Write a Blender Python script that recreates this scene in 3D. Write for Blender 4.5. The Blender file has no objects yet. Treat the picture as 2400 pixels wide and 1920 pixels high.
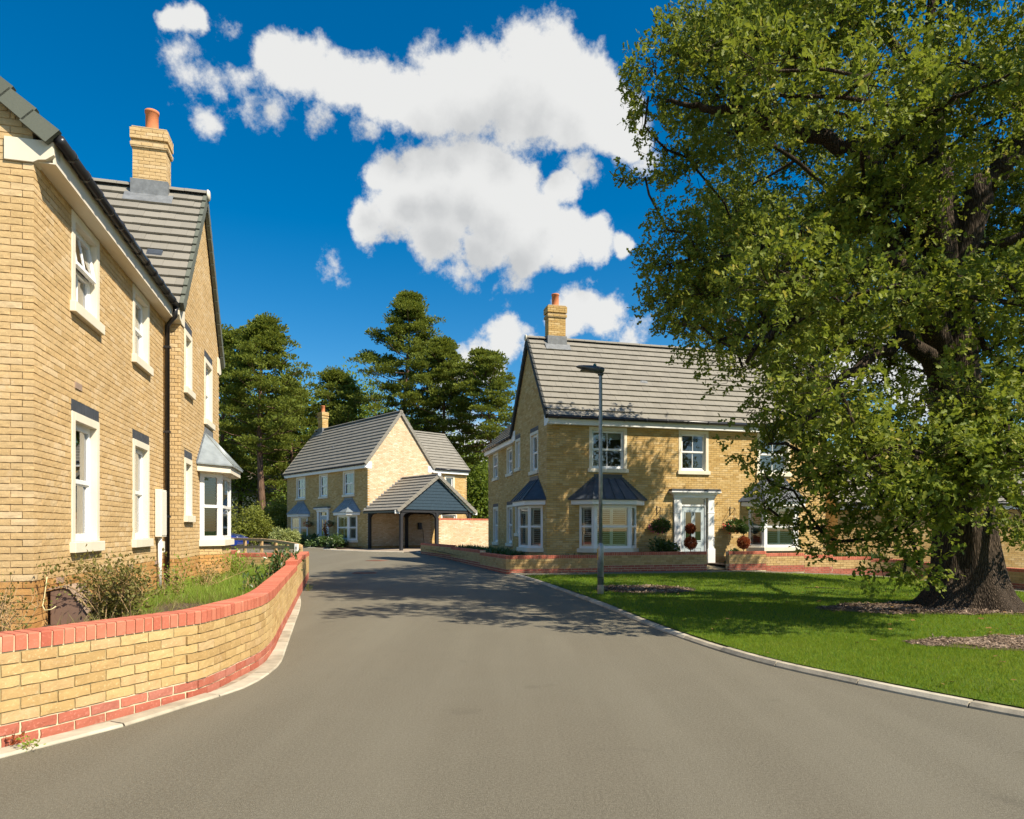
import bpy, bmesh, math, random
import numpy as np
from mathutils import Matrix, Vector
random.seed(7); np.random.seed(7)
R = math.radians
scene = bpy.context.scene
col = scene.collection

# ------------------------------------------------------------------ camera, sky, sun, exposure
F, HZ, EYE = 1600.0, 1242.0, 1.38            # focal length and horizon row in photo pixels, eye height (m)
cam = bpy.data.cameras.new('camera'); camo = bpy.data.objects.new('camera', cam); col.objects.link(camo)
camo.location = (0, 0, EYE); camo.rotation_euler = (R(90), 0, 0)
cam.sensor_width = 36; cam.lens = 36*F/2400; cam.shift_y = (HZ-960)/2400; cam.clip_end = 3000
scene.camera = camo
SUN_EL, SUN_H = R(47), (0.846, -0.533)        # the sun stands to the right, behind the camera
sun = bpy.data.lights.new('sun', 'SUN'); suno = bpy.data.objects.new('sun', sun); col.objects.link(suno)
sun.energy = 5.0; sun.angle = R(0.5); sun.color = (1, .905, .735)
sdir = Vector((SUN_H[0]*math.cos(SUN_EL), SUN_H[1]*math.cos(SUN_EL), math.sin(SUN_EL)))
suno.rotation_euler = sdir.to_track_quat('Z', 'Y').to_euler()
suno.location = (20, -12, 30)
vs = scene.view_settings
vs.view_transform = 'Standard'; vs.look = 'None'; vs.exposure = 0.74; vs.gamma = 1; vs.use_curve_mapping = False
scene.cycles.max_bounces = 6; scene.cycles.transparent_max_bounces = 12
scene.cycles.diffuse_bounces = 3; scene.cycles.glossy_bounces = 3

def pdir(u, v):
    d = Vector(((u-1200)/F, 1, (HZ-v)/F)); return d.normalized()

def make_world():
    w = bpy.data.worlds.new('World'); scene.world = w; w.use_nodes = True
    nt = w.node_tree; N = nt.nodes; L = nt.links; N.clear()
    def nd(t, **k):
        n = N.new(t)
        for a, b in k.items(): setattr(n, a, b)
        return n
    # cloud shape: a node group that turns a direction into a density
    g = bpy.data.node_groups.new('cloud_density', 'ShaderNodeTree')
    g.interface.new_socket('Vector', in_out='INPUT', socket_type='NodeSocketVector')
    g.interface.new_socket('Density', in_out='OUTPUT', socket_type='NodeSocketFloat'); g.interface.new_socket('Smooth', in_out='OUTPUT', socket_type='NodeSocketFloat')
    gi = g.nodes.new('NodeGroupInput'); go = g.nodes.new('NodeGroupOutput')
    nz = g.nodes.new('ShaderNodeTexNoise'); nz.inputs['Scale'].default_value = 5.0; nz.inputs['Detail'].default_value = 9
    nz.inputs['Roughness'].default_value = .58; nz.inputs['Distortion'].default_value = .25
    g.links.new(gi.outputs[0], nz.inputs['Vector'])
    main = [(650,145,86),(720,172,98),(800,198,92),(880,212,96),(960,230,92),(1040,220,108),(1130,200,118),(1220,175,122),(1300,195,128),(1370,225,115),(1425,275,92),(1470,315,70),(1330,275,80),(1220,262,80),(1100,268,66),
            (862,530,58),(930,505,82),(905,410,62),(1000,390,84),(1070,378,82),(1140,400,84),(1190,440,86),(1060,470,118),(960,470,98),(1160,510,106),(1250,525,90),(1310,450,52),(1330,558,66),(1400,566,52),(1455,580,34),(1230,590,58),(1130,592,64),(1020,562,76),
            (1365,715,66),(1420,740,62),(1330,765,48),(1180,795,62),(1120,850,70),(1060,872,44),(1930,780,90),(2010,830,110),(1880,900,100),(2150,900,120),(1120,1060,60),(470,52,52),(415,48,44)]
    wisps = [(530,66,50),(440,130,66),(455,185,70),(515,205,64),(570,195,50),(490,272,60),(640,255,70),(750,275,75),(985,140,75),(940,165,60),(775,630,62),(1200,650,70),(1095,640,50),(1235,820,60),(1480,790,60),(1060,1000,80),(860,300,60),(1350,400,70),(1500,380,60)]
    wn = g.nodes.new('ShaderNodeTexNoise'); wn.inputs['Scale'].default_value = 9; wn.inputs['Detail'].default_value = 6; wn.inputs['Roughness'].default_value = .6
    g.links.new(gi.outputs[0], wn.inputs['Vector'])
    w1 = g.nodes.new('ShaderNodeVectorMath'); w1.operation = 'SUBTRACT'; g.links.new(wn.outputs['Color'], w1.inputs[0]); w1.inputs[1].default_value = (.5,.5,.5)
    w2 = g.nodes.new('ShaderNodeVectorMath'); w2.operation = 'MULTIPLY_ADD'; g.links.new(w1.outputs[0], w2.inputs[0]); w2.inputs[1].default_value = (.06,.06,.06); g.links.new(gi.outputs[0], w2.inputs[2])
    def field(blobs, gain, lift, scale):
        last = None
        for (u, v, r) in blobs:
            d = pdir(u, v)
            vm = g.nodes.new('ShaderNodeVectorMath'); vm.operation = 'DISTANCE'
            g.links.new(w2.outputs[0], vm.inputs[0]); vm.inputs[1].default_value = d
            m = g.nodes.new('ShaderNodeMath'); m.operation = 'DIVIDE'; g.links.new(vm.outputs['Value'], m.inputs[0]); m.inputs[1].default_value = r/F*d.y*d.y*scale
            if last is None: last = m
            else:
                s = g.nodes.new('ShaderNodeMath'); s.operation = 'SMOOTH_MIN'; s.inputs[2].default_value = .35
                g.links.new(last.outputs[0], s.inputs[0]); g.links.new(m.outputs[0], s.inputs[1]); last = s
        a = g.nodes.new('ShaderNodeMath'); a.operation = 'MULTIPLY_ADD'; a.inputs[1].default_value = -gain; a.inputs[2].default_value = gain+lift; g.links.new(last.outputs[0], a.inputs[0])
        return a
    fa_, fb_ = field(main, 2.0, 0, 1.0), field(wisps, .9, -.45, 1.2)
    a0 = g.nodes.new('ShaderNodeMath'); a0.operation = 'MAXIMUM'; g.links.new(fa_.outputs[0], a0.inputs[0]); g.links.new(fb_.outputs[0], a0.inputs[1])
    a1 = g.nodes.new('ShaderNodeMath'); a1.operation = 'MINIMUM'; g.links.new(a0.outputs[0], a1.inputs[0]); a1.inputs[1].default_value = 1.5
    a2 = g.nodes.new('ShaderNodeMath'); a2.operation = 'MAXIMUM'; g.links.new(a1.outputs[0], a2.inputs[0]); a2.inputs[1].default_value = -1.9
    # elsewhere in the sky scattered clouds of the same kind
    nb = g.nodes.new('ShaderNodeTexNoise'); nb.inputs['Scale'].default_value = 2.2; nb.inputs['Detail'].default_value = 2
    g.links.new(gi.outputs[0], nb.inputs['Vector'])
    dt = g.nodes.new('ShaderNodeVectorMath'); dt.operation = 'DOT_PRODUCT'; g.links.new(gi.outputs[0], dt.inputs[0]); dt.inputs[1].default_value = pdir(1200, 700)
    mr = g.nodes.new('ShaderNodeMapRange'); mr.inputs[1].default_value = .80; mr.inputs[2].default_value = .66; g.links.new(dt.outputs['Value'], mr.inputs[0])
    b1 = g.nodes.new('ShaderNodeMath'); b1.operation = 'MULTIPLY_ADD'; g.links.new(nb.outputs[0], b1.inputs[0]); b1.inputs[1].default_value = 4.0; b1.inputs[2].default_value = -2.6
    b2 = g.nodes.new('ShaderNodeMix'); b2.data_type = 'FLOAT'; g.links.new(mr.outputs[0], b2.inputs[0]); b2.inputs[2].default_value = -1.9; g.links.new(b1.outputs[0], b2.inputs[3])
    mx = g.nodes.new('ShaderNodeMath'); mx.operation = 'MAXIMUM'; g.links.new(a2.outputs[0], mx.inputs[0]); g.links.new(b2.outputs[0], mx.inputs[1])
    n2 = g.nodes.new('ShaderNodeMath'); n2.operation = 'MULTIPLY_ADD'; g.links.new(nz.outputs[0], n2.inputs[0]); n2.inputs[1].default_value = 1.3; n2.inputs[2].default_value = -.65
    n3 = g.nodes.new('ShaderNodeTexNoise'); n3.inputs['Scale'].default_value = 26; n3.inputs['Detail'].default_value = 9; n3.inputs['Roughness'].default_value = .66; g.links.new(gi.outputs[0], n3.inputs['Vector'])
    n4 = g.nodes.new('ShaderNodeMath'); n4.operation = 'MULTIPLY_ADD'; g.links.new(n3.outputs[0], n4.inputs[0]); n4.inputs[1].default_value = 2.7; n4.inputs[2].default_value = -1.35
    ad = g.nodes.new('ShaderNodeMath'); ad.operation = 'ADD'; g.links.new(mx.outputs[0], ad.inputs[0]); g.links.new(n2.outputs[0], ad.inputs[1])
    ad2 = g.nodes.new('ShaderNodeMath'); ad2.operation = 'ADD'; g.links.new(ad.outputs[0], ad2.inputs[0]); g.links.new(n4.outputs[0], ad2.inputs[1])
    g.links.new(ad2.outputs[0], go.inputs[0]); sm_ = g.nodes.new('ShaderNodeMath'); sm_.operation = 'MULTIPLY_ADD'; g.links.new(n4.outputs[0], sm_.inputs[0]); sm_.inputs[1].default_value = .35; g.links.new(ad.outputs[0], sm_.inputs[2]); g.links.new(sm_.outputs[0], go.inputs[1])

    sky = nd('ShaderNodeTexSky', sky_type='NISHITA', sun_disc=False, sun_elevation=SUN_EL)
    sky.sun_rotation = math.atan2(SUN_H[0], SUN_H[1]); sky.air_density = 1.0; sky.dust_density = .6; sky.ozone_density = 2.0
    hs = nd('ShaderNodeHueSaturation'); hs.inputs['Hue'].default_value = .497; hs.inputs['Saturation'].default_value = 1.54; hs.inputs['Value'].default_value = .90
    L.new(sky.outputs[0], hs.inputs['Color'])
    bg = nd('ShaderNodeBackground'); bg.inputs['Strength'].default_value = .095; L.new(hs.outputs[0], bg.inputs[0])
    tc = nd('ShaderNodeTexCoord')
    c1 = nd('ShaderNodeGroup'); c1.node_tree = g; L.new(tc.outputs['Generated'], c1.inputs[0])
    off = nd('ShaderNodeVectorMath', operation='ADD'); L.new(tc.outputs['Generated'], off.inputs[0]); off.inputs[1].default_value = (.022, -.01, .055)
    c2 = nd('ShaderNodeGroup'); c2.node_tree = g; L.new(off.outputs[0], c2.inputs[0])
    al = nd('ShaderNodeMapRange', interpolation_type='SMOOTHSTEP'); al.inputs[1].default_value = -.2; al.inputs[2].default_value = .65; L.new(c1.outputs[0], al.inputs[0])
    # thick cloud above (towards the sun) leaves this part grey
    sh = nd('ShaderNodeMapRange', interpolation_type='SMOOTHSTEP'); sh.inputs[1].default_value = .1; sh.inputs[2].default_value = 1.9; L.new(c2.outputs[1], sh.inputs[0])
    mc = nd('ShaderNodeMix', data_type='RGBA'); L.new(sh.outputs[0], mc.inputs[0])
    mc.inputs[6].default_value = (.95, .95, .93, 1); mc.inputs[7].default_value = (.66, .67, .67, 1)
    bc = nd('ShaderNodeBackground'); bc.inputs['Strength'].default_value = .54; L.new(mc.outputs[2], bc.inputs[0])
    am = nd('ShaderNodeMath', operation='MULTIPLY'); L.new(al.outputs[0], am.inputs[0]); am.inputs[1].default_value = .97
    ms = nd('ShaderNodeMixShader'); L.new(am.outputs[0], ms.inputs[0]); L.new(bg.outputs[0], ms.inputs[1]); L.new(bc.outputs[0], ms.inputs[2])
    ou = nd('ShaderNodeOutputWorld'); L.new(ms.outputs[0], ou.inputs[0])
    w.cycles.sampling_method = 'MANUAL'; w.cycles.sample_map_resolution = 512
make_world()

# ------------------------------------------------------------------ helpers
def obj(name, me, parent=None, loc=(0,0,0), rot=(0,0,0), kind=None):
    o = bpy.data.objects.new(name, me); col.objects.link(o)
    if parent: o.parent = parent
    o.location = loc; o.rotation_euler = rot
    if kind: o['kind'] = kind
    return o
def tag(o, label=None, cat=None, group=None, kind=None):
    if label: o['label'] = label
    if cat: o['category'] = cat
    if group: o['group'] = group
    if kind: o['kind'] = kind
    return o
def thing(name, label, cat, loc=(0,0,0), rotz=0, group=None):
    o = obj(name, None, None, loc, (0,0,rotz)); o.empty_display_size = .2
    return tag(o, label, cat, group)

class MB:
    def __init__(s): s.v = []; s.f = []
    def add(s, vs, fs):
        n = len(s.v); s.v += [tuple(p) for p in vs]; s.f += [tuple(i+n for i in f) for f in fs]; return s
    def box(s, x0, x1, y0, y1, z0, z1):
        return s.hexa([(x0,y0,z0),(x1,y0,z0),(x1,y1,z0),(x0,y1,z0),(x0,y0,z1),(x1,y0,z1),(x1,y1,z1),(x0,y1,z1)])
    def hexa(s, p):
        return s.add(p, [(3,2,1,0),(4,5,6,7),(0,1,5,4),(1,2,6,5),(2,3,7,6),(3,0,4,7)])
    def prism(s, pts, off):
        n = len(pts); o = Vector(off); b = [tuple(Vector(p)+o) for p in pts]
        return s.add(list(pts)+b, [tuple(range(n))[::-1], tuple(range(n, 2*n))] + [(i, (i+1)%n, n+(i+1)%n, n+i) for i in range(n)])
    def bar(s, a, b, w, h, up=(0,0,1)):
        a = Vector(a); b = Vector(b); d = (b-a).normalized(); sd = d.cross(Vector(up)).normalized(); u = sd.cross(d)
        p = []
        for q in (a, b):
            for (i, j) in ((-1,-1),(1,-1),(1,1),(-1,1)): p.append(q+sd*(i*w/2)+u*(j*h/2))
        return s.add(p, [(3,2,1,0),(4,5,6,7),(0,1,5,4),(1,2,6,5),(2,3,7,6),(3,0,4,7)])
    def tube(s, pts, r, n=8, caps=True):
        pts = [Vector(p) for p in pts]; m = len(pts); rr = r if hasattr(r, '__len__') else [r]*m
        base = len(s.v); ref = None
        for i, p in enumerate(pts):
            d = (pts[min(i+1, m-1)] - pts[max(i-1, 0)])
            if d.length < 1e-9: d = Vector((0,0,1))
            d.normalize()
            if ref is None: ref = d.orthogonal().normalized()
            else:
                ref = (ref - d*ref.dot(d))
                ref = ref.normalized() if ref.length > 1e-6 else d.orthogonal().normalized()
            q = d.cross(ref)
            for k in range(n):
                t = 2*math.pi*k/n; s.v.append(tuple(p + (ref*math.cos(t) + q*math.sin(t))*rr[i]))
        for i in range(m-1):
            for k in range(n):
                a = base+i*n+k; b = base+i*n+(k+1) % n; s.f.append((a, b, b+n, a+n))
        if caps:
            s.f.append(tuple(base+k for k in range(n))[::-1]); s.f.append(tuple(base+(m-1)*n+k for k in range(n)))
        return s
    def lathe(s, prof, c=(0,0,0), n=16):
        b = len(s.v); m = len(prof)
        for (r, z) in prof:
            for k in range(n):
                t = 2*math.pi*k/n; s.v.append((c[0]+r*math.cos(t), c[1]+r*math.sin(t), c[2]+z))
        for i in range(m-1):
            for k in range(n):
                a = b+i*n+k; d = b+i*n+(k+1) % n; s.f.append((a, d, d+n, a+n))
        s.f.append(tuple(b+k for k in range(n))[::-1]); s.f.append(tuple(b+(m-1)*n+k for k in range(n)))
        return s
    def build(s, name, mat, parent=None, loc=(0,0,0), rot=(0,0,0), smooth=False, kind=None, bevel=0):
        me = bpy.data.meshes.new(name); me.from_pydata(s.v, [], s.f)
        if mat: me.materials.append(M[mat])
        if smooth: me.polygons.foreach_set('use_smooth', [True]*len(me.polygons))
        o = obj(name, me, parent, loc, rot, kind)
        if bevel:
            b = o.modifiers.new('bevel', 'BEVEL'); b.width = bevel; b.segments = 2; b.limit_method = 'ANGLE'
        return o

def mesh_np(name, V, faces_t, nrep, mats, smooth=False, mat_idx=None):
    """faces_t: faces of one template of k verts; V: (nrep*k,3)"""
    k = len(V)//nrep
    lt = np.array([len(f) for f in faces_t]); lv = np.concatenate([np.array(f) for f in faces_t])
    loops = (lv[None, :] + (np.arange(nrep)*k)[:, None]).ravel()
    tot = np.tile(lt, nrep); st = np.concatenate([[0], np.cumsum(tot)[:-1]])
    me = bpy.data.meshes.new(name)
    me.vertices.add(len(V)); me.vertices.foreach_set('co', np.asarray(V, np.float32).ravel())
    me.loops.add(len(loops)); me.loops.foreach_set('vertex_index', loops.astype(np.int32))
    me.polygons.add(len(tot)); me.polygons.foreach_set('loop_start', st.astype(np.int32)); me.polygons.foreach_set('loop_total', tot.astype(np.int32))
    for m in mats: me.materials.append(M[m])
    if mat_idx is not None: me.polygons.foreach_set('material_index', np.repeat(mat_idx, len(faces_t)).astype(np.int32))
    me.polygons.foreach_set('use_smooth', np.full(len(tot), bool(smooth)))
    me.update(calc_edges=True); me.validate()
    return me

def px(p):
    return (1200+F*p[0]/p[1], HZ-F*(p[2]-EYE)/p[1])
def P(u, v, Y): return Vector(((u-1200)/F*Y, Y, EYE+(HZ-v)/F*Y))
def sst(a, b, x):
    t = min(1, max(0, (x-a)/(b-a))); return t*t*(3-2*t)
def gz(x, y):      # the lie of the land
    return .0105*max(0, min(y, 60)-14)*min(1, max(0, (2-x)/6)) - min(.36, .05*max(0, x-7.5))*sst(6, 14, y)
def G(u, v):       # photo pixel on the ground
    Y = 10.
    for _ in range(30):
        X = (u-1200)/F*Y; Y = .5*Y + .5*(EYE-gz(X, Y))*F/(v-HZ)
    return Vector(((u-1200)/F*Y, Y, gz((u-1200)/F*Y, Y)))

# ------------------------------------------------------------------ materials
M = {}
class NT:
    def __init__(s, name):
        m = bpy.data.materials.new(name); m.use_nodes = True; M[name] = m
        s.m = m; s.N = m.node_tree.nodes; s.L = m.node_tree.links; s.b = s.N['Principled BSDF']; s.out = s.N['Material Output']
    def n(s, t, ins=None, **k):
        x = s.N.new(t)
        for a, b in k.items(): setattr(x, a, b)
        for a, b in (ins or {}).items():
            if isinstance(b, bpy.types.NodeSocket): s.L.new(b, x.inputs[a])
            else: x.inputs[a].default_value = b
        return x
    def pos(s): return s.n('ShaderNodeNewGeometry').outputs['Position']
    def noise(s, scale, detail=4, rough=.55, vec=None, dist=0):
        x = s.n('ShaderNodeTexNoise', {'Scale': scale, 'Detail': detail, 'Roughness': rough, 'Distortion': dist})
        s.L.new(vec if vec is not None else s.pos(), x.inputs['Vector']); return x.outputs[0]
    def ramp(s, fac, stops, const=False):
        x = s.n('ShaderNodeValToRGB'); s.L.new(fac, x.inputs[0]); e = x.color_ramp.elements
        if const: x.color_ramp.interpolation = 'CONSTANT'
        while len(e) < len(stops): e.new(.5)
        for i, (p, c) in enumerate(stops): e[i].position = p; e[i].color = (c[0], c[1], c[2], 1)
        return x.outputs[0]
    def mix(s, f, a, b, mode='MIX'):
        x = s.n('ShaderNodeMix', data_type='RGBA', blend_type=mode)
        for i, q in ((0, f), (6, a), (7, b)):
            if isinstance(q, bpy.types.NodeSocket): s.L.new(q, x.inputs[i])
            elif i == 0: x.inputs[0].default_value = q
            else: x.inputs[i].default_value = (q[0], q[1], q[2], 1)
        return x.outputs[2]
    def math(s, op, a, b=0, c=0):
        x = s.n('ShaderNodeMath', operation=op)
        for i, q in enumerate((a, b, c)):
            if isinstance(q, bpy.types.NodeSocket): s.L.new(q, x.inputs[i])
            else: x.inputs[i].default_value = q
        return x.outputs[0]
    def rand(s):
        o = s.n('ShaderNodeObjectInfo').outputs['Random']; i = s.n('ShaderNodeNewGeometry').outputs['Random Per Island']
        return s.math('FRACT', s.math('MULTIPLY_ADD', o, 7.31, s.math('MULTIPLY', i, 5.17)))
    def bump(s, h, strength, dist):
        x = s.n('ShaderNodeBump', {'Strength': strength, 'Distance': dist, 'Height': h}); s.L.new(x.outputs[0], s.b.inputs['Normal'])
    def set(s, color=None, rough=None, metal=None, spec=None):
        for k, q in (('Base Color', color), ('Roughness', rough), ('Metallic', metal), ('Specular IOR Level', spec)):
            if q is None: continue
            if isinstance(q, bpy.types.NodeSocket): s.L.new(q, s.b.inputs[k])
            elif k == 'Base Color': s.b.inputs[k].default_value = (q[0], q[1], q[2], 1)
            else: s.b.inputs[k].default_value = q
        return s

def plain(name, c, rough=.6, var=.12, scale=3., bump=0., bscale=60., metal=0, spec=.4):
    t = NT(name)
    lo = tuple(x*(1-var) for x in c); hi = tuple(min(1, x*(1+var)) for x in c)
    t.set(t.ramp(t.noise(scale, 5, .6), [(.3, lo), (.7, hi)]), rough, metal, spec)
    if bump: t.bump(t.noise(bscale, 4), bump, .004)
    return t
def brick(name, cols, dirt=.25, bump=.6):
    t = NT(name)
    base = t.ramp(t.rand(), [(i/(len(cols)-1), c) for i, c in enumerate(cols)])
    n1 = t.noise(9, 5, .65); n2 = t.noise(55, 4, .6); n3 = t.noise(1.1, 4, .6)
    c = t.mix(t.math('MULTIPLY', n2, .5), base, (.95, .95, .95), 'MULTIPLY')
    c = t.mix(t.ramp(n1, [(.35, (0,0,0)), (.75, (dirt,)*3)]), c, tuple(x*.45 for x in cols[0]))
    c = t.mix(t.ramp(n2, [(.56, (0,0,0)), (.72, (.55,)*3)]), c, tuple(min(1, x*1.5+.05) for x in cols[-1]))
    c = t.mix(t.ramp(n3, [(.4, (0,0,0)), (.7, (.42,)*3)]), c, tuple(x*.70 for x in cols[1]))
    c = t.mix(t.ramp(t.noise(2.3, 6, .75), [(.60, (0,0,0)), (.74, (.35,)*3)]), c, (.72,.62,.48))
    t.set(c, .92, 0, .15)
    h = t.math('MULTIPLY_ADD', t.noise(28, 5, .7), 1.0, t.math('MULTIPLY', t.noise(140, 3), .5))
    t.bump(h, bump, .006)
    return t
brick('buff_brick', [(.555,.375,.175),(.62,.43,.21),(.66,.47,.245),(.60,.41,.195),(.70,.53,.315),(.625,.425,.20)])
brick('golden_brick', [(.46,.285,.10),(.57,.375,.145),(.63,.44,.19),(.52,.335,.12),(.69,.51,.26),(.56,.365,.135)])
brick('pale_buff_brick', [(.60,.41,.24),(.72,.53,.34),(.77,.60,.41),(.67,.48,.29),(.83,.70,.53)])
brick('plinth_brick', [(.44,.22,.07),(.54,.29,.10),(.58,.34,.13),(.48,.25,.08)])
brick('wall_buff_brick', [(.40,.25,.10),(.54,.37,.16),(.61,.43,.20),(.48,.31,.135),(.57,.40,.21)], .3)
brick('red_brick', [(.34,.095,.06),(.43,.13,.085),(.48,.17,.11),(.38,.11,.07),(.46,.19,.14)], .25)
brick('coping_brick', [(.44,.12,.075),(.54,.17,.105),(.60,.21,.13),(.48,.14,.085)], .18)
plain('mortar', (.46,.34,.19), .95, .2, 8, .5, 90)
plain('dark_mortar', (.30,.25,.17), .95, .2, 8, .5, 90)
plain('wall_mortar', (.33,.26,.13), .95, .2, 8, .5, 90)
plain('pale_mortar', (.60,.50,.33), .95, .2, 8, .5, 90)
plain('stone', (.74,.67,.53), .85, .06, 2.5, .15, 180)
plain('upvc', (.80,.80,.79), .35, .02, 2)
plain('white_paint', (.80,.79,.76), .45, .03, 2)
plain('cream_paint', (.72,.65,.52), .6, .04, 2)
plain('gutter_black', (.022,.022,.025), .28, .1, 3)
plain('lintel_slate', (.06,.065,.075), .6, .2, 10, .3)
plain('lead_dark', (.055,.065,.08), .5, .25, 4, .1, 30, 0, .4)
plain('lead_light', (.27,.30,.31), .45, .18, 5, .1, 30, .2, .5)
plain('lead_flash', (.17,.18,.19), .55, .25, 8, .2, 40)
plain('pot', (.56,.19,.075), .8, .12, 5, .2)
plain('interior', (.30,.28,.25), .9, .1, 2)
plain('curtain', (.62,.56,.46), .9, .1, 3)
plain('shutter_white', (.72,.76,.72), .5, .05, 2)
plain('blind_dark', (.13,.13,.115), .6, .1, 2)
plain('door_grey', (.42,.48,.50), .45, .05, 2)
plain('metal_dark', (.03,.03,.035), .45, .1, 4)
plain('brown_plastic', (.17,.105,.075), .6, .1, 6, .15)
plain('brown_lid', (.36,.26,.19), .6, .1, 6, .15)
plain('cream_box', (.78,.74,.64), .5, .04, 3)
plain('cable', (.62,.55,.30), .6, .05, 3)
plain('vent', (.34,.24,.18), .8, .1, 8)
plain('timber', (.48,.32,.16), .85, .3, 9, .5, 40)
plain('timber_dark', (.020,.020,.023), .6, .2, 9, .3, 40)
plain('weatherboard', (.018,.042,.065), .6, .12, 6, .2, 30)
plain('concrete', (.36,.315,.235), .9, .28, 5, .6, 70)
plain('pale_concrete', (.43,.385,.295), .9, .22, 5, .6, 70)
plain('grit', (.30,.25,.18), .95, .4, 12, .8, 60)
plain('paving', (.34,.27,.20), .9, .2, 5, .4, 60)
plain('slab', (.48,.36,.20), .9, .2, 4, .4, 60)
plain('rust', (.22,.10,.065), .8, .3, 20, .4)
plain('soil', (.075,.05,.032), .95, .4, 6, 1., 30)
plain('galvanised', (.30,.34,.36), .42, .2, 12, .1, 40, .6, .5)
plain('lamp_grey', (.10,.12,.14), .4, .1, 6, 0, 40, .3)
plain('lamp_lens', (.16,.12,.06), .3, .1, 6)
plain('photocell', (.01,.11,.10), .3, .1, 6)
plain('yellow', (.65,.42,.03), .5, .05, 6)
plain('tyre', (.015,.015,.016), .8, .1, 6)
plain('alloy', (.55,.56,.58), .3, .05, 6, 0, 40, .8)
plain('basket', (.30,.17,.08), .9, .3, 20, .6)
plain('flower_red', (.55,.02,.04), .6, .2, 30)
plain('flower_pink', (.60,.08,.22), .6, .2, 30)
plain('number', (.03,.03,.03), .5, 0)
t = NT('car_paint'); t.set((.005,.045,.36), .25, .3, .5); t.b.inputs['Coat Weight'].default_value = 1; t.b.inputs['Coat Roughness'].default_value = .05
plain('headlight', (.6,.65,.7), .1, .05, 6)

def tile_mat(name, c):
    t = NT(name)
    r = t.rand(); base = t.ramp(r, [(0, tuple(x*.91 for x in c)), (.5, c), (1, tuple(x*1.07 for x in c))])
    c2 = t.mix(t.ramp(t.noise(1.3, 6, .7), [(.35, (0,0,0)), (.75, (.3,)*3)]), base, tuple(x*1.25 for x in c))
    c2 = t.mix(t.ramp(t.noise(60, 3), [(.4, (0,0,0)), (.8, (.3,)*3)]), c2, tuple(x*.7 for x in c))
    c2 = t.mix(t.ramp(t.noise(7, 5, .7), [(.66, (0,0,0)), (.74, (.45,)*3)]), c2, tuple(min(1, x*1.9) for x in c))
    t.set(c2, .8, 0, .3); t.bump(t.noise(120, 3), .25, .003)
tile_mat('roof_tile', (.232,.215,.182)); tile_mat('roof_tile_green', (.12,.13,.105)); tile_mat('roof_tile_shaded', (.05,.052,.05))  # darkest one: shade on the corner house's verge painted into the tile colour

def glass(name, tint=(.85,.9,.88)):
    t = NT(name); N = t.N
    N.remove(t.b)
    tr = t.n('ShaderNodeBsdfTransparent', {'Color': (*tint, 1)}); gl = t.n('ShaderNodeBsdfGlossy', {'Color': (1,1,1,1), 'Roughness': .01})
    fr = t.n('ShaderNodeFresnel', {'IOR': 1.52})
    f2 = t.math('MULTIPLY_ADD', fr.outputs[0], 1.6, .05)
    ms = t.n('ShaderNodeMixShader'); t.L.new(f2, ms.inputs[0]); t.L.new(tr.outputs[0], ms.inputs[1]); t.L.new(gl.outputs[0], ms.inputs[2])
    t.L.new(ms.outputs[0], t.out.inputs[0])
glass('glass'); glass('tinted_glass', (.3,.32,.32))

def asphalt():
    t = NT('asphalt')
    c = t.ramp(t.noise(140, 3, .6), [(.3, (.078,.069,.047)), (.5, (.172,.154,.110)), (.72, (.28,.255,.188))])
    c = t.mix(t.ramp(t.noise(.35, 5, .6), [(.38, (0,0,0)), (.66, (.5,)*3)]), c, (.165,.142,.10))
    c = t.mix(t.ramp(t.noise(2.2, 5, .7), [(.45, (0,0,0)), (.75, (.25,)*3)]), c, (.21,.188,.138))
    c = t.mix(t.ramp(t.noise(55, 3, .7), [(.42, (.45,)*3), (.58, (0,0,0))]), c, (.085,.070,.047))
    c = t.mix(t.ramp(t.noise(420, 2, .5), [(.66, (0,0,0)), (.74, (.6,)*3)]), c, (.42,.40,.34))
    mp = t.n('ShaderNodeMapping'); t.L.new(t.pos(), mp.inputs[0]); mp.inputs['Rotation'].default_value = (0, 0, -R(14.5)); mp.inputs['Scale'].default_value = (1.5, .12, 1)
    c = t.mix(t.ramp(t.noise(1.0, 4, .6, mp.outputs[0]), [(.45, (0,0,0)), (.65, (.26,)*3)]), c, (.22,.20,.148))
    c = t.mix(t.ramp(t.noise(1.3, 3, .5), [(.66, (0,0,0)), (.70, (.35,)*3)]), c, (.10,.088,.062))
    t.set(c, .82, 0, .35)
    h = t.math('MULTIPLY_ADD', t.noise(170, 3, .7), 1.0, t.math('MULTIPLY', t.noise(3, 3), .4))
    t.bump(h, .9, .008)
asphalt()
def lawn_mat():
    t = NT('turf')
    c = t.ramp(t.noise(60, 4, .7), [(.3, (.04,.085,.007)), (.55, (.08,.15,.012)), (.75, (.13,.20,.022))])
    c = t.mix(t.ramp(t.noise(.8, 5, .65), [(.5, (0,0,0)), (.75, (.5,)*3)]), c, (.13,.14,.03))
    t.set(c, .95, 0, .15); t.bump(t.noise(90, 4), 1., .02)
lawn_mat()
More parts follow.
